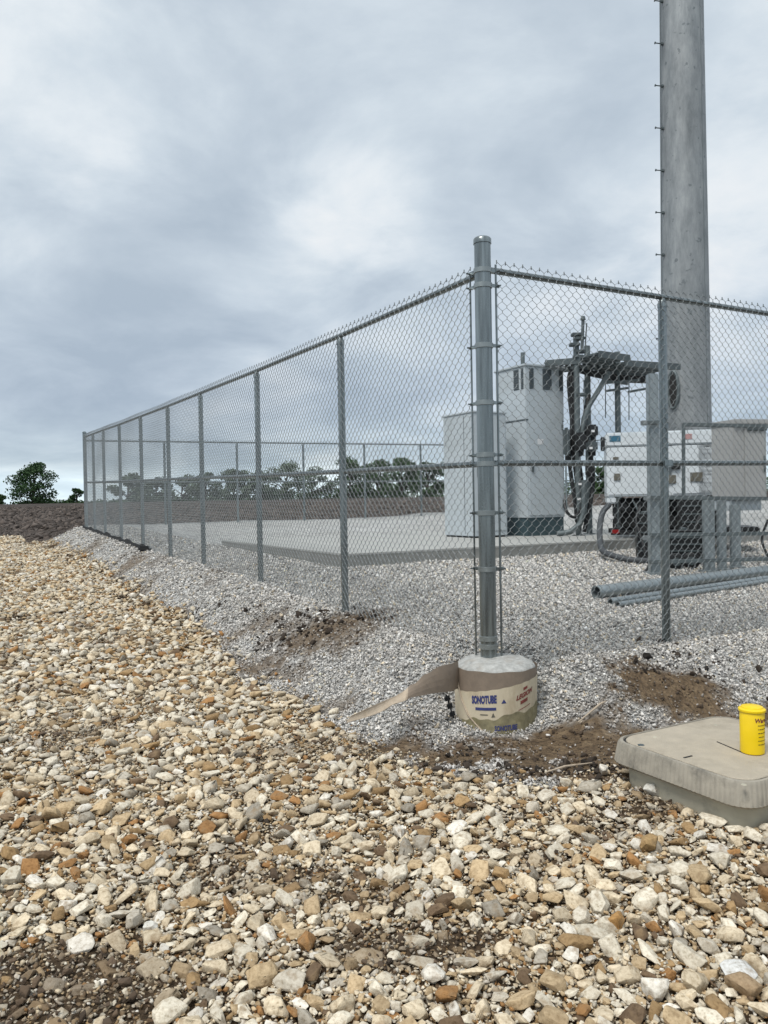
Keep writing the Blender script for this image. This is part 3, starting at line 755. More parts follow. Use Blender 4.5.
# torn seam at left of form
mb = MB()
mb.tube([Vector((FC.x + math.sin(th) * (rad(z) + .008), FC.y - math.cos(th) * (rad(z) + .008), z)) for th, z in ((-1.25, ZR + .004), (-1.2, ZR - .10), (-1.05, ZR - .2), (-.85, ZR - .28), (-.5, ZR - .36), (-.2, ZR - .40))], .006, 6)
obj('torn_seam', mb, card_pale, ft, True)
# dark cloth scrap behind the peel
sp = at(448, 702, 5.0); mb = MB()
for i in range(3):
    mb.box(sp + Vector((.015 * i, .05, -.05 * i + .01)), (.035, .04, .055), (Vector((.9, .3, .3)).normalized(), Vector((-.3, .95, 0)).normalized(), Vector((-.3, -.1, .95)).normalized()), .014)
tag(obj('plastic_scrap', mb, geo_black, base=sp), 'crumpled black plastic scrap tucked against the left side of the footing', 'scrap')

# ------------------------------------------------------------------ handhole
zl = EYE - 1.20
c0 = at(622, 742, 3.87); c0.z = 0
ax_b, ax_a = B, -A            # long way right, short way toward the viewer
LW, LD = .86, .80
ctr = fp(-1.30 - LD / 2 + .0, -.255 + LW / 2)
hb = thing('utility_handhole', 'grey beige plastic utility box with a flush composite lid sunk in the stones', 'utility box', (ctr.x, ctr.y, H(ctr.x, ctr.y)))
def rloop(w, d, r, n=14, rib=0.):
    pts = []
    for q, (sx, sy) in enumerate(((1, 1), (-1, 1), (-1, -1), (1, -1))):
        for i in range(n + 1):
            a = math.pi / 2 * (q + i / n); pts.append((sx * (w / 2 - r) + r * math.cos(a), sy * (d / 2 - r) + r * math.sin(a)))
    return pts
def resamp(pts, step):
    out = []; m = len(pts)
    for i in range(m):
        a = Vector(pts[i]); b_ = Vector(pts[(i + 1) % m]); k = max(1, int((b_ - a).length / step))
        for j in range(k): out.append(tuple(a + (b_ - a) * (j / k)))
    return out
def stack(layers, close_top=True):
    """layers of (w,d,r,z,rib)"""
    mb = MB(); n = None
    for (w, d, r, z, rib) in layers:
        base = resamp(rloop(LW, LD, r0), .006)
        if n is None: n = len(base)
        for i, (x, y) in enumerate(base):
            sx, sy = (w / LW), (d / LD); k = 1 + (rib if i % 4 < 2 else -rib)
            p = ctr + ax_b * (x * sx * k) + ax_a * (y * sy * k); mb.v.append(Vector((p.x, p.y, z)))
    for l in range(len(layers) - 1):
        for i in range(n): mb.f.append((l * n + i, l * n + (i + 1) % n, (l + 1) * n + (i + 1) % n, (l + 1) * n + i))
    if close_top: mb.f.append(tuple((len(layers) - 1) * n + i for i in range(n)))
    return mb
r0 = .11
obj('box_body', stack([(LW - .13, LD - .13, 0, zl - .50, 0), (LW - .10, LD - .10, 0, zl - .08, 0)], False), boxbody, hb, True)
obj('rim_skirt', stack([(LW - .11, LD - .11, 0, zl - .112, 0), (LW - .02, LD - .02, 0, zl - .110, 0), (LW + .0, LD + .0, 0, zl - .100, .0035), (LW - .028, LD - .028, 0, zl - .012, .0035), (LW - .04, LD - .04, 0, zl - .001, 0), (LW - .062, LD - .062, 0, zl + .001, 0), (LW - .066, LD - .066, 0, zl - .006, 0)], False), skirtrib, hb, True, ang=30)
obj('seam', stack([(LW - .05, LD - .05, 0, zl - .02, 0), (LW - .055, LD - .055, 0, zl - .0065, 0)]), dark, hb)
lid = obj('lid', stack([(LW - .086, LD - .086, 0, zl - .02, 0), (LW - .086, LD - .086, 0, zl - .002, 0), (LW - .094, LD - .094, 0, zl + .002, 0)]), lidm, hb, True, ang=30)
def onlid(px, py): return at(px, py, 790 * 1.198 / (py - (507.7 - .0175 * px)))
p = onlid(688, 758); obj('lift_slot', MB().box(Vector((p.x, p.y, zl + .0005)), (.058, .012, .007), (ax_b, ax_a, Z), .002), dark, lid)
p = onlid(641, 746); obj('bolt_pocket', MB().lathe(Vector((p.x, p.y, zl + .0)), [(.016, 0), (.016, .0035), (.006, .004)], 16), steel_dark, lid)
p = onlid(686, 761); 0 and obj('raised_panel', MB().box(Vector((p.x, p.y, zl + .001)), (.10, .05, .003), (ax_b, ax_a, Z), .0015), lidm, lid)
p0, p1 = onlid(717, 743), onlid(745, 755)
for q in (p0, p1): q.z = zl + .0035
obj('score_line', MB().tube([p0, p1], .0025, 6), dark, lid)
for px, py in ((705, 724), (660, 752), (735, 735), (655, 745), (700, 772)):
    p = onlid(px, py); rr = random.Random(px)
for (px, py) in ((716, 726), (744, 786), (655, 738)):
    p = onlid(px, py); obj('lid_scuff', MB().lathe(Vector((p.x, p.y, zl + .0015)), [(.012, 0), (.010, .0018), (.002, .002)], 12), boxbody, lid)
# canister
cb = onlid(757.5, 757); YC = Vector((cb.x, cb.y + .05, zl + .0025))
yc = thing('yellow_canister', 'bright yellow lidded plastic marker canister standing on the utility box lid', 'canister', YC)
RC = .053
obj('body', MB().lathe(YC, [(RC - .006, 0), (RC - .001, .004), (RC, .01), (RC + .001, .195), (RC - .003, .2)], 48), yellow, yc, True)
obj('cap', MB().lathe(YC + Z * .196, [(RC + .002, -.002), (RC + .0065, .0), (RC + .0065, .008), (RC + .002, .012), (RC - .004, .014), (RC - .006, .019), (RC - .018, .023), (.002, .024)], 48), yellow, yc, True)
def wrapc(vs, fs, th, zc, r=RC + .0015):
    mb = MB()
    for v in vs: a = th + v.x / r; mb.v.append(Vector((YC.x + math.sin(a) * r, YC.y - math.cos(a) * r, YC.z + zc + v.y)))
    mb.f = list(fs); return mb
vs, fs = text_mesh('Warning', .027, .0010, .2)
obj('lettering', wrapc(vs, fs, .62, .160), inkred, yc)
for i, (a, w) in enumerate(((.58, .060), (.56, .056), (.56, .056), (.36, .03), (.56, .056), (.56, .056))):
    z = .138 - i * .0175; k = 0; x = -w / 2
    vs_, fs_ = [], []; rr = random.Random(i)
    while x < w / 2 - .003:
        l = rr.uniform(.004, .010); q = len(vs_); e = min(x + l, w / 2)
        m_ = (x + e) / 2
        vs_ += [Vector((x, -.0016, 0)), Vector((m_, -.0016, 0)), Vector((e, -.0016, 0)), Vector((e, .0016, 0)), Vector((m_, .0016, 0)), Vector((x, .0016, 0))]; fs_ += [(q, q + 1, q + 4, q + 5), (q + 1, q + 2, q + 3, q + 4)]; x = e + .002
    obj('print_line', wrapc(vs_, fs_, a, z), black, yc)
tw = MB().tube([at(764, 738, 3.7), at(775, 736, 3.68), at(790, 742, 3.66)], .004, 6)
# sticks by the box
def stick(pts, r, label):
    P = [Vector((p.x, p.y, H(p.x, p.y) + .035 + r)) for p in pts]
    tag(obj('wood_splinter', MB().tube(P, [r * .5] + [r] * (len(P) - 2) + [r * .4], 6), card_pale, base=P[0]), label, 'splinter', None)
stick([at(545, 786, 3.95), at(565, 778, 4.02), at(592, 770, 4.12)], .007, 'pale wood splinter lying on dark soil left of the utility box')
stick([at(578, 700, 4.8), at(600, 694, 4.9), at(606, 692, 4.92)], .008, 'short dark twig on the gravel between footing and right line post')

# ------------------------------------------------------------------ slab
zs = EYE - .62
s0, t0 = 4.16, 1.0
sb = thing('concrete_slab', 'long low concrete pad that carries the equipment cabinets', 'concrete slab', fp(s0 + 2, t0 + 3, zs - .15))
bev = [fp(s0, t0, 0)]
SLs, SLt = 4.75, 8.2
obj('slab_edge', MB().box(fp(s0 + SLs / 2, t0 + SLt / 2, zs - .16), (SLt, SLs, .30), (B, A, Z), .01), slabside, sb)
obj('slab_top', MB().box(fp(s0 + SLs / 2, t0 + SLt / 2, zs - .012), (SLt + .006, SLs + .006, .03), (B, A, Z), .008), slabm, sb)

# ------------------------------------------------------------------ cabinets
def cabinet(px, D, da, db, h, name, label, z0=zs):
    p = at(px, 538, D); p.z = z0
    t = thing(name, label, 'cabinet', p); return t, p
AX = (B, A, Z)
t, p = cabinet(474.5, 12.55, .85, .66, 2.0, 'equipment_cabinet', 'shorter pale grey equipment cabinet left of the tall one, behind the corner post')
def faced(t, p, da, db, h, zoff=.03, mat=cabgrey, nm='body'):
    c = p + A * (da / 2) + B * (db / 2) + Z * (zoff + h / 2); return obj(nm, MB().box(c, (db, da, h), AX, .008), mat, t, True)
h1 = 1.97
obj('plinth', MB().box(p + A * .425 + B * .33 + Z * .018, (.62, .81, .036), AX), dark, t)
faced(t, p, .85, .66, h1)
obj('roof', MB().box(p + A * .425 + B * .33 + Z * (h1 + .045), (.69, .88, .03), AX, .008), cabgrey, t, True)
obj('door_seam', MB().box(p + A * .25 - B * .002 + Z * (h1 / 2 + .03), (.004, .008, h1 - .06), AX), slotm, t)
obj('door', MB().box(p + B * .33 - A * .006 + Z * (h1 / 2 + .05), (.60, .012, h1 - .12), AX, .004), cabgrey, t, True)
obj('handle', MB().box(p + B * .08 - A * .025 + Z * 1.05, (.03, .03, .16), AX, .006), galv_dull, t, True)
t, p = cabinet(528, 12.9, .8, .8, 2.78, 'equipment_cabinet', 'tallest pale grey equipment cabinet with louvred top and dark plinth')
obj('plinth', MB().box(p + A * .4 + B * .4 + Z * .15, (.77, .77, .30), AX, .005), teal, t)
h2 = 2.12
obj('body', MB().box(p + A * .4 + B * .4 + Z * (.30 + (h2 - .52) / 2), (.8, .8, h2 - .52), AX, .008), cabgrey, t, True)
hood = obj('hood', MB().box(p + A * .4 + B * .4 + Z * (.30 + h2 - .52 + .012 + .435), (.81, .81, .87), AX, .01), cabgrey, t, True)
zl0 = .30 + h2 - .52 + .012 + .50
for (ax1, ax2, offs) in ((B, -A, ((.07, .09), (.35, .19), (.70, .09))), (A, -B, ((.05, .06), (.17, .13)))):
    for (o_, w_) in offs:
        mb = MB(); c = p + ax1 * (o_ + w_ / 2) + ax2 * .004 + Z * (zl0 + .17)
        mb.box(c, (w_, .010, .34), (ax1, ax2, Z))
        for q in range(9): mb.box(c + ax2 * .008 + Z * (-.15 + q * .037), (w_, .012, .006), (ax1, ax2, Z))
        obj('louvre', mb, slotm, hood)
obj('roof', MB().box(p + A * .4 + B * .4 + Z * (.30 + h2 - .52 + .90), (.86, .86, .04), AX, .012), cabgrey, t, True)
obj('door', MB().box(p + B * .4 - A * .006 + Z * (.30 + .93), (.72, .014, 1.78), AX, .004), cabgrey, t, True)
for q in (.5, 1.2, 1.8): obj('hinge', MB().box(p + B * .745 - A * .02 + Z * q, (.02, .03, .09), AX, .004), galv_dull, t, True)
obj('handle', MB().box(p + B * .10 - A * .03 + Z * 1.15, (.035, .035, .20), AX, .008), steel_dark, t, True)
obj('sticker', MB().box(p + B * .28 - A * .016 + Z * 1.55, (.12, .004, .09), AX), whitelab, t)
obj('seam_trim', MB().box(p + A * .4 + B * .4 + Z * (.30 + h2 - .52 + .006), (.812, .812, .014), AX), slotm, t)
obj('vent_pipe', MB().tube([p + A * .25 + B * .15 + Z * 2.7, p + A * .25 + B * .15 + Z * 3.05], .034, 12), galv_dull, t, True)

# ------------------------------------------------------------------ monopole
PD = 14.4
pc = at(686.5, 430, PD); zb = H(pc.x, pc.y)
mp_ = thing('steel_monopole', 'tall tapered galvanised steel pole with step pegs rising out of frame', 'pole', (pc.x, pc.y, zb))
def prad(z): return .444 - .0072 * (z - zb)
obj('shaft', MB().tube([(pc.x, pc.y, z) for z in np.linspace(zb - .1, zb + 32, 34)], [prad(z) for z in np.linspace(zb - .1, zb + 32, 34)], 64), pm, mp_, True, ang=60)
obj('base_flange', MB().lathe((pc.x, pc.y, zb), [(.62, -.1), (.62, .08), (.46, .081)], 40), galv_dull, mp_, True)
dl = Vector((-.97, -.22, 0)).normalized()
wl = Vector((.55, -.83, 0)).normalized()
obj('weld_seam', MB().tube([Vector((pc.x, pc.y, z)) + wl * (prad(z) - .002) for z in np.linspace(zb, zb + 31, 20)], .006, 6), galv_dull, mp_)
zz = EYE + (497 - 300) / F * PD
for i in range(30):
    z = zz - 4 * .756 + i * .756
    r = prad(z); q = Vector((pc.x, pc.y, z)) + dl * r
    obj('step_peg', MB().tube([q - dl * .02, q + dl * .16], .010, 8).tube([q + dl * .155, q + dl * .165], .022, 8).box(q + dl * .02, (.05, .05, .05), None, .01), steel_dark, mp_)
obj('climbing_cable', MB().tube([Vector((pc.x, pc.y, z)) + dl * (prad(z) + .05) for z in np.linspace(zb + 1, zb + 25, 10)], .007, 6), steel_dark, mp_)
q = at(668, 389, PD - .40); nrm = (Vector((q.x, q.y, 0)) - Vector((pc.x, pc.y, 0))).normalized(); tg = Vector((-nrm.y, nrm.x, 0))
port = MB(); ring = []
qc = Vector((pc.x, pc.y, q.z)) + nrm * (prad(q.z) + .02)
for i in range(25):
    a = 2 * math.pi * i / 24; ring.append(qc + tg * (.10 * math.cos(a)) + Z * (.33 * math.sin(a)))
obj('access_port', port.tube(ring, .028, 8, False), galv_dull, mp_, True)
mb = MB(); mb.v = [qc + tg * (.11 * math.cos(2 * math.pi * i / 24)) + Z * (.32 * math.sin(2 * math.pi * i / 24)) + nrm * .005 for i in range(24)]; mb.f = [tuple(range(24))]
obj('port_opening', mb, dark, mp_)
# bolt/weld marks
for (px, py) in ((690, 45), (697, 50), (700, 75), (690, 178), (700, 178), (685, 200), (702, 258)):
    pass

# ------------------------------------------------------------------ ice bridge
zdk = EYE + 2.22
def dpt(px, D, z=zdk): p = at(px, 400, D); return Vector((p.x, p.y, z))
ib = thing('cable_bridge', 'dark steel grating bridge on pipe posts between the tall cabinet and the pole', 'cable bridge', dpt(600, 13.4, zs))
def deck(p0, p1, w, nm):
    d = (p1 - p0); L = d.length; d.normalize(); n = Vector((-d.y, d.x, 0)); mb = MB(); c = (p0 + p1) / 2
    for s in (-1, 1): mb.box(c + n * (s * w / 2), (L, .04, .10), (d, n, Z))
    k = int(L / .09)
    for i in range(k + 1): mb.box(p0 + d * (L * i / k) + Z * .012, (.045, w - .045, .03), (d, n, Z))
    for s in (-.3, 0, .3): mb.box(c + n * (s * w) - Z * .015, (L, .03, .02), (d, n, Z))
    return obj(nm, mb, steel_dark, ib)
deck(dpt(550, 13.4), dpt(614, 13.0), .75, 'deck')
deck(dpt(610, 13.1, zdk - .07), dpt(664, 13.55, zdk - .07), .75, 'deck')
deck(dpt(590, 12.3, zdk - .03), dpt(620, 12.6, zdk - .05), .42, 'deck')
def vpost(px, ytop, D, r, nm='pipe_post', mat=galv_dull):
    a = at(px, ytop, D); return obj(nm, MB().tube([(a.x, a.y, zs), (a.x, a.y, a.z)], r, 14).lathe((a.x, a.y, zs), [(.11, 0), (.11, .012), (r, .013)], 12), mat, ib, True), a
po, a = vpost(576, 334, 12.9, .048)
for (dy, sx) in ((335, .0), (339, .05), (345, -.03), (352, .06), (357, .03), (395, .07)):
    q = at(576, dy, 12.9); cl = MB(); cl.box(q + Vector((sx, -.02, 0)), (.16, .14, .05), None, .01); obj('clamp', cl, steel_dark, po)
q0, q1 = at(582, 350, 12.8), at(583, 320, 12.8)
obj('mast', MB().tube([q0, q1], .026, 10).tube([q1, q1 + Z * .06], [.045, .03], 12).tube([q0 + Vector((.05, 0, .02)), q1 + Vector((.06, 0, -.05))], .010, 6), steel_dark, ib)
vpost(587, 346, 13.4, .05); vpost(617, 352, 13.3, .048)
obj('brace', MB().tube([at(609, 372, 12.9), at(600, 388, 12.9), at(590, 404, 12.9), at(584, 418, 12.9), at(582, 434, 12.9)], .042, 10), galv_dull, ib, True)
for (x0, y0, x1, y1) in ((606, 391, 628, 388), (628, 392, 650, 388), (606, 381, 628, 384), (605, 383, 640, 380)):
    obj('strut', MB().tube([at(x0, y0, 13.2), at(x1, y1, 13.2)], .026, 4), steel_dark, ib)
for (x, y0, y1) in ((605.5, 376, 418), (629, 376, 420), (584, 380, 410)):
    obj('hanging_rod', MB().tube([at(x, y0, 13.1), at(x, y1, 13.1)], .008, 6), steel_dark, ib)
def cable(pts, r, label, n=8):
    P = [at(*p) for p in pts]; L = len(P); Q = []
    for i in range(L - 1):
        p0 = P[max(i - 1, 0)]; a = P[i]; b_ = P[i + 1]; p3 = P[min(i + 2, L - 1)]
        for k in range(6):
            f = k / 6; Q.append(.5 * ((2 * a) + (b_ - p0) * f + (2 * p0 - 5 * a + 4 * b_ - p3) * f * f + (3 * a - p0 - 3 * b_ + p3) * f ** 3))
    Q.append(P[-1]); return tag(obj('cable', MB().tube(Q, r, n), rubber, base=Q[0], smooth=True), label, 'cable', 'black cables around the bridge posts')
for i in range(3):
    cable([(650, 378 + i * 1.8, 13.5), (620, 376.5 + i * 1.8, 13.3), (595, 372.5 + i * 1.5, 13.2), (574 + i, 371, 13.1), (569 + i * 2, 378, 13.0), (570 + i * 1.6, 400, 13.0), (572 + i * 2, 425, 12.95), (569 + i * 4, 450, 12.95), (571 + i * 5, 475, 12.95), (575 + i * 4, 500, 12.9), (577 + i * 4, 522, 12.9)], .034,
          ('leftmost black cable looping off the bridge down the posts', 'middle black cable looping off the bridge down the posts', 'rightmost black cable looping off the bridge down the posts')[i])
cable([(589, 395, 13.1), (584, 425, 13.0), (590, 450, 12.9), (593, 480, 12.9), (590, 505, 12.85), (584, 532, 12.85)], .036, 'thick black cable hanging in front of the second pipe post')
cable([(564, 500, 12.9), (567, 512, 12.8), (575, 517, 12.8), (583, 505, 12.8)], .025, 'short black cable loop low beside the tall cabinet')
# conduit elbow near the cabinet
P = [at(557, 534, 12.75), at(570, 532, 12.75), at(580, 524, 12.75), at(584, 512, 12.75), at(584, 480, 12.75)]
tag(obj('conduit', MB().tube(P, .045, 12), galv_dull, base=P[0], smooth=True), 'grey metal conduit elbow rising from the slab beside the tall cabinet', 'conduit')
def jbox(px, py, D, w, h, mat, label):
    c = at(px, py, D); o = thing('junction_box', label, 'junction box', c, 'boxes clamped on the bridge posts')
    obj('case', MB().box(c, (w, .16, h), None, .03), mat, o, True); obj('cable_gland', MB().tube([c - Z * (h / 2), c - Z * (h / 2 + .08)], .025, 8).tube([c - Z * (h / 2) + Vector((w * .25, 0, 0)), c - Z * (h / 2 + .07) + Vector((w * .25, 0, 0))], .02, 8), rubber, o)
jbox(566.5, 442, 12.8, .09, .46, steel_dark, 'narrow dark box hard against the tall cabinet side')
jbox(592, 431, 12.8, .17, .20, rubber, 'upper black box on the bridge posts right of the cable bundle')
jbox(592, 446, 12.8, .16, .18, steel_dark, 'middle dark box on the bridge posts')
jbox(580, 442, 12.7, .16, .30, rubber, 'black box in the middle of the cable bundle above the rail')
jbox(590, 470, 12.8, .13, .22, rubber, 'lowest black box on the bridge posts below the middle rail')
for (px, py) in ((593, 431), (591, 448), (580, 484), (579, 499)):
    c = at(px, py, 12.62); tag(obj('cable_tag', MB().box(c, (.05, .01, .035), None), whitelab, base=c), 'small white tag on the cable bundle at height %s' % {431: 'of the upper box', 448: 'of the middle box', 484: 'just below the middle rail', 499: 'near the slab'}[py], 'tag')

# ------------------------------------------------------------------ generator
GD = 11.6
g0 = at(607, 496, GD); g1 = at(716, 496, GD - .35)
gx = (g1 - g0); gx.z = 0; GL = gx.length; gx.normalize(); gy = Vector((-gx.y, gx.x, 0))
zt0 = at(607, 435, GD).z; zbm = at(607, 497, GD).z; GH = zt0 - zbm + .03
gb = Vector((g0.x, g0.y, 0))
gen = thing('generator', 'white enclosed generator on a black open frame right of the cable posts', 'generator', Vector((g0.x, g0.y, zs)) + gx * (GL / 2) + gy * .4)
GA = (gx, gy, Z)
def gbox(nm, x0, x1, z0, z1, y0, y1, mat, par=gen, bev=0., sm=True):
    c = gb + gx * ((x0 + x1) / 2) + gy * ((y0 + y1) / 2) + Z * ((z0 + z1) / 2)
    return obj(nm, MB().box(c, (abs(x1 - x0), abs(y1 - y0), abs(z1 - z0)), GA, bev), mat, par, sm)
body = gbox('enclosure', 0, GL, zbm, zbm + GH * .77, 0, 1.0, white, bev=.012)
gbox('lid', -.01, GL + .01, zbm + GH * .77 + .012, zbm + GH, -.015, 1.02, white, bev=.02)
for xf in (.0, .60): gbox('door', GL * xf + .02, GL * (xf + .39), zbm + .03, zbm + GH * .77, -.012, .0, white, body, .004)
gbox('door', GL * .845, GL * .99, zbm + .03, zbm + GH * .77, -.012, .0, white, body, .004)
gbox('door_gap', GL * .70, GL * .715, zbm + .01, zbm + GH * .77, -.014, .002, dark, body)
gbox('latch', .09, .17, zbm + GH * .58, zbm + GH * .62, -.03, -.012, brass, body, .004)
gbox('door_handle', .10, .19, zbm + .24, zbm + .34, -.03, -.012, brass, body, .004)
gbox('air_vent', GL * .52, GL * .60, zbm + .30, zbm + .42, -.02, -.003, slotm, body)
gbox('air_vent', GL * .77, GL * .88, zbm + .20, zbm + .33, -.03, -.012, brass, body, .004)
gbox('air_vent', GL * .56, GL * .64, zbm + .18, zbm + .30, -.03, -.012, brass, body, .004)
gbox('dark_lamp', GL * .45, GL * .49, zbm + .40, zbm + .48, -.06, -.01, rubber, body, .01)
gbox('dark_lamp', GL * .60, GL * .68, zbm + .38, zbm + .49, -.06, -.01, rubber, body, .01)
gbox('sticker', .045, .20, zbm + GH * .86, zbm + GH * .95, -.021, -.014, bluelab, gen)
gbox('sticker', GL * .70, GL * .79, zbm + GH * .86, zbm + GH * .94, -.021, -.014, redlab, gen)
gbox('mirror_bracket', -.08, -.02, zbm + GH * .72, zbm + GH * .94, .0, .06, rubber, gen, .01)
obj('bracket_arm', MB().tube([gb + Z * (zbm + GH * .9), gb - gx * .25 + Z * (zbm + GH * .88)], .006, 5), rubber, gen)
gbox('left_skirt', .0, .13, zbm - .10, zbm + .004, .0, .9, white, gen, .02)
# open lower frame
fz = zs + .06
fr_ = gbox('frame', .05, GL + .5, fz, fz + .07, .05, .12, rubber, gen)
gbox('frame', .05, GL + .5, fz, fz + .07, .85, .92, rubber, gen)
for xx in (.08, .5, 1.0, GL - .1): gbox('frame_post', xx, xx + .06, fz + .07, zbm, .07, .13, rubber, gen)
eng = gbox('engine', .2, GL - .15, fz + .09, zbm - .02, .2, .8, dark, gen, .03)
em = MB()
rr = random.Random(3)
for i in range(14):
    xx = rr.uniform(.2, GL - .2); zz_ = rr.uniform(fz + .1, zbm - .1); c = gb + gx * xx + gy * .17 + Z * zz_
    if i % 2: em.tube([c, c - gy * .10], rr.uniform(.03, .09), 14)
    else: em.box(c, (rr.uniform(.08, .2), .09, rr.uniform(.05, .14)), GA, .01)
obj('engine_part', em, rubber, gen, True)
em = MB()
for i in range(5):
    xx = rr.uniform(.2, GL - .3); a = gb + gx * xx + gy * .05 + Z * (zbm - .05); b2_ = gb + gx * (xx + rr.uniform(-.2, .3)) + gy * .08 + Z * (fz + .12)
    em.tube([a, (a + b2_) / 2 - gy * .08 - Z * .06, b2_], .015, 6)
obj('hose', em, steel_dark, gen, True)
gbox('tail_lamp', .06, .17, fz + .02, fz + .08, .02, .06, redplastic, gen, .008)
gbox('reflector', .02, .09, fz + .22, fz + .30, .0, .03, whitelab, gen, .02)
gbox('fuel_tank', .65, GL + .6, fz - .02, fz + .1, .1, .9, rubber, gen, .02)

# wheel of the trailer frame in front of the slab
def wheel(px, py, D, r, w, label):
    c = at(px, py, D); c.z = H(c.x, c.y) + r
    o = thing('trailer_wheel', label, 'wheel', c - Z * r, 'small black wheels below the generator')
    ax = gy; mb = MB()
    mb.tube([c - ax * (w / 2), c - ax * (w * .42), c + ax * (w * .42), c + ax * (w / 2)], [r * .88, r, r, r * .88], 28)
    obj('tyre', mb, rubber, o, True); obj('rim', MB().tube([c - ax * (w / 2 + .004), c - ax * (w / 2 - .01)], [r * .5, r * .55], 20), steel_dark, o, True)
# battery crates and stacked black tank under the rails
def crate(px, D, w, d, h, lift, label, mat=rubber):
    c = at(px, 540, D); z = H(c.x, c.y) + lift; c.z = z
    o = thing('black_tank', label, 'tank', c, 'black tanks between generator and rack')
    obj('shell', MB().box(c + Z * (h / 2), (w, d, h), GA, .03), mat, o, True)
    for i in range(4): obj('rib', MB().box(c + Z * (h * (.2 + .2 * i)) - gy * (d / 2 + .004), (w * .94, .012, .018), GA), steel_dark, o)
    obj("filler_cap", MB().lathe(c + Z * h, [(.05, 0), (.05, .03), (.02, .035)], 14), steel_dark, o, True)
crate(683, 10.2, .42, .5, .42, 0, 'upright black ribbed tank on the gravel behind the square steel post')
crate(645, 10.5, .22, .4, .60, 0, 'narrow black tank left of the square steel post')
crate(700, 10.9, .55, .4, .55, .25, 'wide black tank raised behind the rack legs')
wheel(676, 566, 9.5, .10, .10, 'small black wheel on the gravel right of the square steel post')
wheel(691, 566, 9.6, .10, .10, 'small black wheel just left of the rack legs')
# flexible conduit
P = [(609, 505, 11.3), (603, 512, 11.1), (600, 525, 10.9), (600, 540, 10.6), (603, 551, 10.3), (614, 556, 10.1), (632, 560, 9.95), (650, 561, 9.9)]
o = cable(P, .040, 'thick flexible grey hose drooping from the generator to the gravel', 12); o.name = 'flexible_conduit'; o.data.materials[0] = simple('grey_hose', (.05, .055, .06), .6, 0, .2, 20); o['category'] = 'conduit'; del o['group']
for j, P in enumerate(([(640, 506, 10.4), (636, 520, 10.3), (640, 535, 10.2), (645, 552, 10.1)], [(700, 515, 10.2), (694, 535, 10.1), (703, 556, 10.0)], [(768, 520, 10.2), (762, 540, 10.1), (770, 560, 10.)], [(650, 563, 9.3), (646, 572, 9.2), (641, 582, 9.1)])):
    cable(P, .016, ('thin black cable left of the square steel post', 'thin black cable between tank and rack legs', 'thin black cable at the right edge under the cabinet', 'thin black cable tail on the gravel at the foot of the square steel post')[j], 6)

# ------------------------------------------------------------------ H-frame rack with cabinet
HD = 9.1
hf = thing('equipment_rack', 'galvanised rack of square post, legs and horizontal channels in front of the generator', 'rack', at(655, 573, HD))
a = at(654.5, 573, HD); b_ = at(654.5, 374, HD); za = H(a.x, a.y)
obj('square_post', MB().box(Vector((a.x, a.y, (za - .1 + b_.z) / 2)), (.115, .115, b_.z - za + .1), None, .012), galv_light, hf, True)
obj('post_flange', MB().box(Vector((a.x, a.y, za + .02)), (.20, .20, .03), None, .004), galv_light, hf, True)
def chan(x0, x1, y0, y1, D0, D1, h=.042):
    p0, p1 = at(x0, y0, D0), at(x1, y1, D1); d = (p1 - p0).normalized(); n = d.cross(Z).normalized()
    return obj('channel', MB().box((p0 + p1) / 2, ((p1 - p0).length, .041, h), (d, n, n.cross(d)), .003), galv_dull, hf)
chan(641, 664, 423, 422, HD - .1, HD - .1)
chan(683, 800, 424.5, 427, HD + .05, HD + .1)
chan(650, 800, 497.5, 499, HD - .1, HD - .1)
chan(650, 800, 535, 533, HD - .1, HD)
chan(650, 800, 562, 558, HD - .1, HD)
chan(683.5, 683.6, 424, 496, HD + .02, HD + .02, .03)
for (px, w, yt, yb, D) in ((709, .13, 500, 572, 9.3), (722, .10, 500, 571, 9.45), (735.5, .12, 505, 564, 9.7)):
    q = at(px, yb, D); qt = at(px, yt, D); zg = H(q.x, q.y)
    obj('leg', MB().box(Vector((q.x, q.y, (zg - .05 + qt.z) / 2)), (w, .06, qt.z - zg + .05), None, .006), galv_light, hf, True)
    obj('foot_plate', MB().box(Vector((q.x, q.y, zg + .025)), (w + .08, .14, .02), None, .003), galv_light, hf, True)
for (px, py) in ((644, 423), (647, 498), (646, 538)):
    c = at(px, py, HD - .15); obj('clamp', MB().box(c, (.07, .05, .055), None, .008), galv_wire, hf, True)
# taupe cabinet
q0, q1 = at(734, 500, 9.75), at(767, 500, 9.85); dx = q1 - q0; dx.z = 0; W = dx.length; dx.normalize(); dy = Vector((-dx.y, dx.x, 0)); TA = (dx, dy, Z)
zt_, zb_ = at(734, 425, 9.75).z, at(734, 500, 9.75).z
tcab = thing('switch_cabinet', 'taupe grey switch cabinet with overhanging lid on the rack at the right edge', 'cabinet', Vector((q0.x, q0.y, zb_)) + dx * (W / 2))
c = Vector((q0.x, q0.y, 0)) + dx * (W / 2) + dy * .22
obj('body', MB().box(c + Z * ((zt_ + zb_) / 2), (W, .44, zt_ - zb_), TA, .008), cabtan, tcab, True)
obj('lid', MB().box(c + Z * (zt_ + .035) - dy * .02, (W + .03, .50, .07), TA, .015), cabtan, tcab, True)
obj('door', MB().box(c + Z * ((zt_ + zb_) / 2) + dx * (W * .13) - dy * .227, (W * .62, .014, (zt_ - zb_) * .93), TA, .004), cabtan, tcab, True)
obj('painted_lid_shadow', MB().box(c + Z * (zt_ - .045) + dx * (W * .18) - dy * .236, (W * .60, .03, .05), TA, .004), steel_dark, tcab)  # solid dark strip stands in for the shade below the lid
obj('lower_skirt', MB().box(c + Z * (zb_ - .07) - dx * 0 + dy * .03, (W * .94, .34, .13), TA, .006), cabgrey, tcab, True)
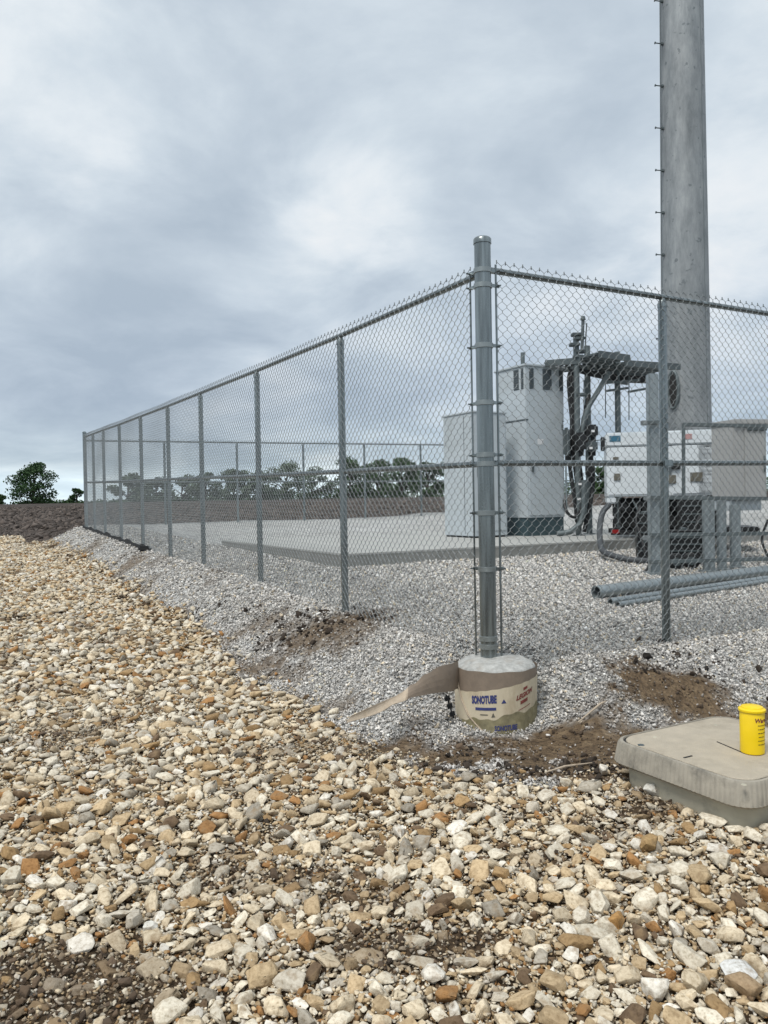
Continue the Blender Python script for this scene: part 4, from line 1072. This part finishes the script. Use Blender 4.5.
obj('handle', MB().box(c + Z * ((zt_ + zb_) / 2 - .02) + dx * (W * .40) - dy * .245, (.02, .02, .20), TA, .004), galv_dull, tcab, True)

# ------------------------------------------------------------------ pipes on the ground
def gpipe(x0, y0, D0, x1, y1, D1, r, name, label):
    p0, p1 = at(x0, y0, D0), at(x1, y1, D1); d = p1 - p0
    p0.z = H(p0.x, p0.y) + r + .012; p1.z = max(H(p1.x, p1.y), p0.z - r - .01) + r + .012
    tag(obj(name, MB().hollow(p0, p1, r, r * .86), galv_light, base=p0, smooth=True), label, 'pipe', 'steel pipes lying on the compound gravel')
gpipe(596, 596, 7.45, 790, 566, 9.35, .062, 'steel_pipe', 'thickest galvanised pipe with open end lying on the gravel')
gpipe(610, 602, 7.2, 790, 574, 9.0, .03, 'steel_pipe', 'thin galvanised pipe just in front of the thickest pipe')
gpipe(618, 605, 7.1, 790, 579, 8.85, .024, 'steel_pipe', 'thinnest galvanised pipe, nearest of the three on the gravel')

# dark rubble lumps on gravel near right post
for (px, py, r, label) in ((648, 655, .045, 'black lump of dirt left of the right line post'), (706, 648, .03, 'small black lump right of the right line post'), (262, 668, .03, 'dark clod at the edge of the left dirt patch')):
    D = 5.6 if px > 400 else 6.1; p = at(px, py, D); p.z = H(p.x, p.y) + r * .5
    me = bpy.data.meshes.new('dirt_lump'); bv, bf = RV[2][px % 20]; fast_mesh(me, bv * r * np.array([1.1, .9, .8]), bf, 3, np.tile(np.array([[.02, .017, .014]]), (len(bv), 1))); me.materials.append(clodm)
    o = bpy.data.objects.new('dirt_lump', me); COL.objects.link(o); o.location = p; tag(o, label, 'dirt lump')

# ------------------------------------------------------------------ trees
def tree(px, py_base, D, w, h, seed, name, label, mat, lean=0., gaps=.35, leaf=.16, nleaf=2600, low=.18, cat='tree', ncl=16):
    rr = random.Random(seed); b0 = at(px, py_base, D); b0.z = min(H(b0.x, b0.y), b0.z) - .1
    ztop = at(px, py_base, D).z + h; hh = ztop - b0.z
    o = thing(name, label, cat, b0, 'trees and bushes along the horizon')
    tips = []; mb = MB()
    trunk = [b0, b0 + Vector((lean * .3, 0, hh * .18)), b0 + Vector((lean * .6, 0, hh * .4)), b0 + Vector((lean, 0, hh * .62))]
    tr = hh * .035
    mb.tube(trunk, [tr, tr * .85, tr * .6, tr * .35], 8)
    for i in range(ncl):
        a = rr.uniform(0, 2 * math.pi); q = (i + .5) / ncl
        zz = low + (1 - low) * q; prof = math.sin(math.pi * min(1, max(0.08, (zz - low * .55) / (1.03 - low * .55)))) ** .55
        rad_ = w / 2 * prof * rr.uniform(.45, .92); e = b0 + Vector((lean * zz + math.cos(a) * rad_, math.sin(a) * rad_ * .8, hh * zz * .93))
        st_ = trunk[1] + (trunk[3] - trunk[1]) * min(1, max(0, zz - .25) * 1.1)
        mid = (st_ + e) / 2 + Vector((0, 0, hh * .03)); mb.tube([st_, mid, e], [tr * .45, tr * .28, tr * .1], 5); tips.append((e, rr.uniform(.10, .19) * hh))
    tips.append((trunk[3] + Z * hh * .22, hh * .14))
    obj('trunk', mb, bark, o)
    v, f = [], []
    for i in range(nleaf):
        c, rc = tips[int(rr.random() * len(tips))]
        d = Vector((rr.gauss(0, 1), rr.gauss(0, 1), rr.gauss(0, 1))).normalized() * rc * rr.random() ** .45; d.x *= 1.35; d.z *= .75
        p = c + d; s = leaf * rr.uniform(.5, 1.3); u = Vector((rr.gauss(0, 1), rr.gauss(0, 1), rr.gauss(0, 1))).normalized(); w_ = u.orthogonal().normalized()
        k = len(v); v += [p - u * s, p + w_ * s * .6, p + u * s, p - w_ * s * .6]; f.append((k, k + 1, k + 2, k + 3))
    mb = MB(); mb.v = v; mb.f = f; obj('crown', mb, mat, o)
TB = 120.
m_ = TB / F
tree(32, 503, TB, 44 * m_, 41 * m_, 3, 'broadleaf_tree', 'full dark tree with several stems standing alone at the far left horizon', leaf_dark, .4, leaf=.17, nleaf=5200, low=.1, ncl=26)
tree(77, 503, TB, 17 * m_, 16 * m_, 5, 'bush', 'dark bush between the lone tree and the fence end post', leaf_dark, 0, leaf=.15, nleaf=1300, low=.05, cat='bush', ncl=9)
tree(3, 504, TB, 14 * m_, 10 * m_, 6, 'bush', 'low dark bush at the left edge of the frame', leaf_dark, 0, leaf=.15, nleaf=900, low=.05, cat='bush', ncl=8)
tree(50, 503, TB + 8, 14 * m_, 5 * m_, 16, 'bush', 'low dark bush at the right foot of the lone tree', leaf_dark, 0, leaf=.15, nleaf=700, low=.05, cat='bush', ncl=8)
spec = [(128, 33, 24), (156, 26, 20), (182, 32, 22), (206, 30, 24), (234, 34, 27), (262, 28, 24), (286, 38, 32), (312, 38, 26), (350, 40, 34), (378, 36, 33), (402, 38, 34), (428, 34, 30), (452, 36, 32), (606, 36, 24), (632, 36, 26)]
desc = ['farthest left tree seen through the mesh by the receding posts', 'small pale tree second from the left behind the mesh', 'round hazy tree third from the left behind the mesh', 'loose hazy tree fourth from the left behind the mesh', 'wide hazy tree fifth from the left behind the mesh', 'slim hazy tree just right of the second near post', 'tall spreading tree between the second and first near posts', 'lower spreading tree left of the first near post', 'tall dark tree directly behind the first near post', 'tall dark tree right of the first near post', 'dense dark tree midway to the short cabinet', 'dense dark tree left of the short cabinet', 'dark tree partly hidden behind the short cabinet', 'dark green tree seen between cable posts and generator', 'dark green tree behind the generator']
for i, (px, w, h) in enumerate(spec):
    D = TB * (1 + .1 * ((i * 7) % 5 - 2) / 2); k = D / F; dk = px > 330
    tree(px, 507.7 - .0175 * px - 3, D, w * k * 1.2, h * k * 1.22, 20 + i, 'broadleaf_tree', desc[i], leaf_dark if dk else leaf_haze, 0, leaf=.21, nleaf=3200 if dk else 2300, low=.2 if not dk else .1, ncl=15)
# hedge band
rr = random.Random(9); v = []; f = []
for i in range(26000):
    x = rr.uniform(-62, 75); y = 133 + rr.uniform(-4, 6); top = .7 + 1.4 * float(vn(x, 0, .35, 9)) + 1.0 * (x > -8)
    if -62 < x < -47: top *= .6
    z = EYE - .8 + rr.random() * (top + .8); s = .2 * rr.uniform(.6, 1.4)
    u = Vector((rr.gauss(0, 1), rr.gauss(0, 1), rr.gauss(0, 1))).normalized(); w_ = u.orthogonal().normalized(); p = Vector((x, y, z)); k = len(v)
    v += [p - u * s, p + w_ * s * .7, p + u * s, p - w_ * s * .7]; f.append((k, k + 1, k + 2, k + 3))
mb = MB(); mb.v = v; mb.f = f; tag(obj('hedgerow', mb, leaf_dark), 'low dark hedgerow running along the far edge of the field', 'hedgerow', kind='stuff')
# barn roof far off
c = at(62, 501, 260.); bn = thing('barn', 'long low pale barn on the horizon right of the lone tree', 'barn', Vector((c.x, c.y, EYE - 2)))
obj('wall', MB().box(Vector((c.x, c.y, EYE - .3)), (9, 6, 3.6), None), barnm, bn)
mb = MB(); z0 = EYE + 1.5
mb.add([(c.x - 4.8, c.y - 3.3, z0), (c.x + 4.8, c.y - 3.3, z0), (c.x + 4.8, c.y + 3.3, z0), (c.x - 4.8, c.y + 3.3, z0), (c.x - 4.8, c.y, z0 + .9), (c.x + 4.8, c.y, z0 + .9)], [(0, 1, 5, 4), (2, 3, 4, 5), (0, 4, 3), (1, 2, 5), (0, 3, 2, 1)])
obj('roof', mb, cabgrey, bn)

# ------------------------------------------------------------------ sky and light
SUN_EL, SUN_AZ = R(58), R(215)       # azimuth measured clockwise from +Y
W_ = bpy.data.worlds.new('World'); SC.world = W_; W_.use_nodes = True; nt = W_.node_tree; nt.nodes.clear()
out = N(nt, 'ShaderNodeOutputWorld'); bg = N(nt, 'ShaderNodeBackground'); nt.links.new(bg.outputs[0], out.inputs[0])
sky = N(nt, 'ShaderNodeTexSky', sky_type='NISHITA'); sky.sun_disc = False; sky.sun_elevation = SUN_EL; sky.sun_rotation = SUN_AZ
tc = N(nt, 'ShaderNodeTexCoord'); sp_ = N(nt, 'ShaderNodeSeparateXYZ'); nt.links.new(tc.outputs['Generated'], sp_.inputs[0])
def mth(op, a, b_=None, clamp=False):
    n = N(nt, 'ShaderNodeMath', operation=op); n.use_clamp = clamp
    for i, v in enumerate((a, b_)):
        if v is None: continue
        if isinstance(v, (int, float)): n.inputs[i].default_value = v
        else: nt.links.new(v, n.inputs[i])
    return n.outputs[0]
zc = mth('MAXIMUM', sp_.outputs[2], 0.0); den = mth('ADD', zc, .30)
cmb_ = N(nt, 'ShaderNodeCombineXYZ'); nt.links.new(mth('DIVIDE', sp_.outputs[0], den), cmb_.inputs[0]); nt.links.new(mth('DIVIDE', sp_.outputs[1], den), cmb_.inputs[1])
cn = N(nt, 'ShaderNodeTexNoise', i_Scale=2.4, i_Detail=10., i_Roughness=.57, i_Distortion=.25); nt.links.new(cmb_.outputs[0], cn.inputs['Vector'])
cn2 = N(nt, 'ShaderNodeTexNoise', i_Scale=.8, i_Detail=3., i_Roughness=.5); nt.links.new(cmb_.outputs[0], cn2.inputs['Vector'])
val = mth('ADD', mth('MULTIPLY', cn.outputs[0], .80), mth('MULTIPLY', cn2.outputs[0], .20))
def blob(px, py, r, amp):
    d = (at(px, py, 10) - Vector((0, 0, EYE))).normalized()
    vm = N(nt, 'ShaderNodeVectorMath', operation='DOT_PRODUCT'); nt.links.new(tc.outputs['Generated'], vm.inputs[0]); vm.inputs[1].default_value = d
    k = mth('DIVIDE', mth('SUBTRACT', vm.outputs['Value'], math.cos(R(r))), 1 - math.cos(R(r)), True)
    k = mth('MULTIPLY', k, k)
    return mth('MULTIPLY', k, mth('MULTIPLY', cn.outputs[0], amp * 2))
for bl in ((320, 205, 6, .15), (385, 200, 5, .12), (105, 150, 6, .13), (745, 275, 9, .12), (590, 330, 12, .07), (40, 30, 16, .04), (200, 130, 14, -.05), (150, 280, 13, -.07), (520, 90, 16, -.04), (60, 330, 12, -.05), (330, 410, 16, .04)):
    val = mth('ADD', val, blob(*bl))
cl_ = ramp(nt, [(.35, (.47, .555, .645)), (.45, (.56, .645, .73)), (.53, (.655, .74, .815)), (.63, (.80, .865, .915)), (.78, (.95, .97, .98))], val)
# elevation shading: darker band low, thin bright strip on the horizon, brighter zenith
el = ramp(nt, [(0.0, (1.28, 1.36, 1.34)), (.03, (1.30, 1.36, 1.34)), (.052, (.82, .87, .90)), (.12, (.86, .88, .92)), (.28, (.98, .98, .985)), (.5, (1.05, 1.04, 1.03)), (.75, (1.15, 1.12, 1.10)), (1., (1.2, 1.17, 1.14))], zc)
cc_ = mix(nt, 1., cl_.outputs[0], el.outputs[0], 'MULTIPLY')
sk_ = mix(nt, 1., sky.outputs[0], (.09, .09, .09, 1), 'MULTIPLY')
fin = mix(nt, .93, sk_, cc_)
nt.links.new(fin, bg.inputs['Color']); bg.inputs['Strength'].default_value = 1.0
sl = bpy.data.lights.new('sun', 'SUN'); sl.energy = 2.6; sl.angle = R(22); sl.color = (1, .97, .92)
so = bpy.data.objects.new('sun', sl); COL.objects.link(so)
sd = Vector((math.sin(SUN_AZ) * math.cos(SUN_EL), math.cos(SUN_AZ) * math.cos(SUN_EL), math.sin(SUN_EL)))
so.rotation_euler = sd.to_track_quat('Z', 'Y').to_euler()
SC.view_settings.view_transform = 'Standard'; SC.view_settings.look = 'None'; SC.view_settings.exposure = 0
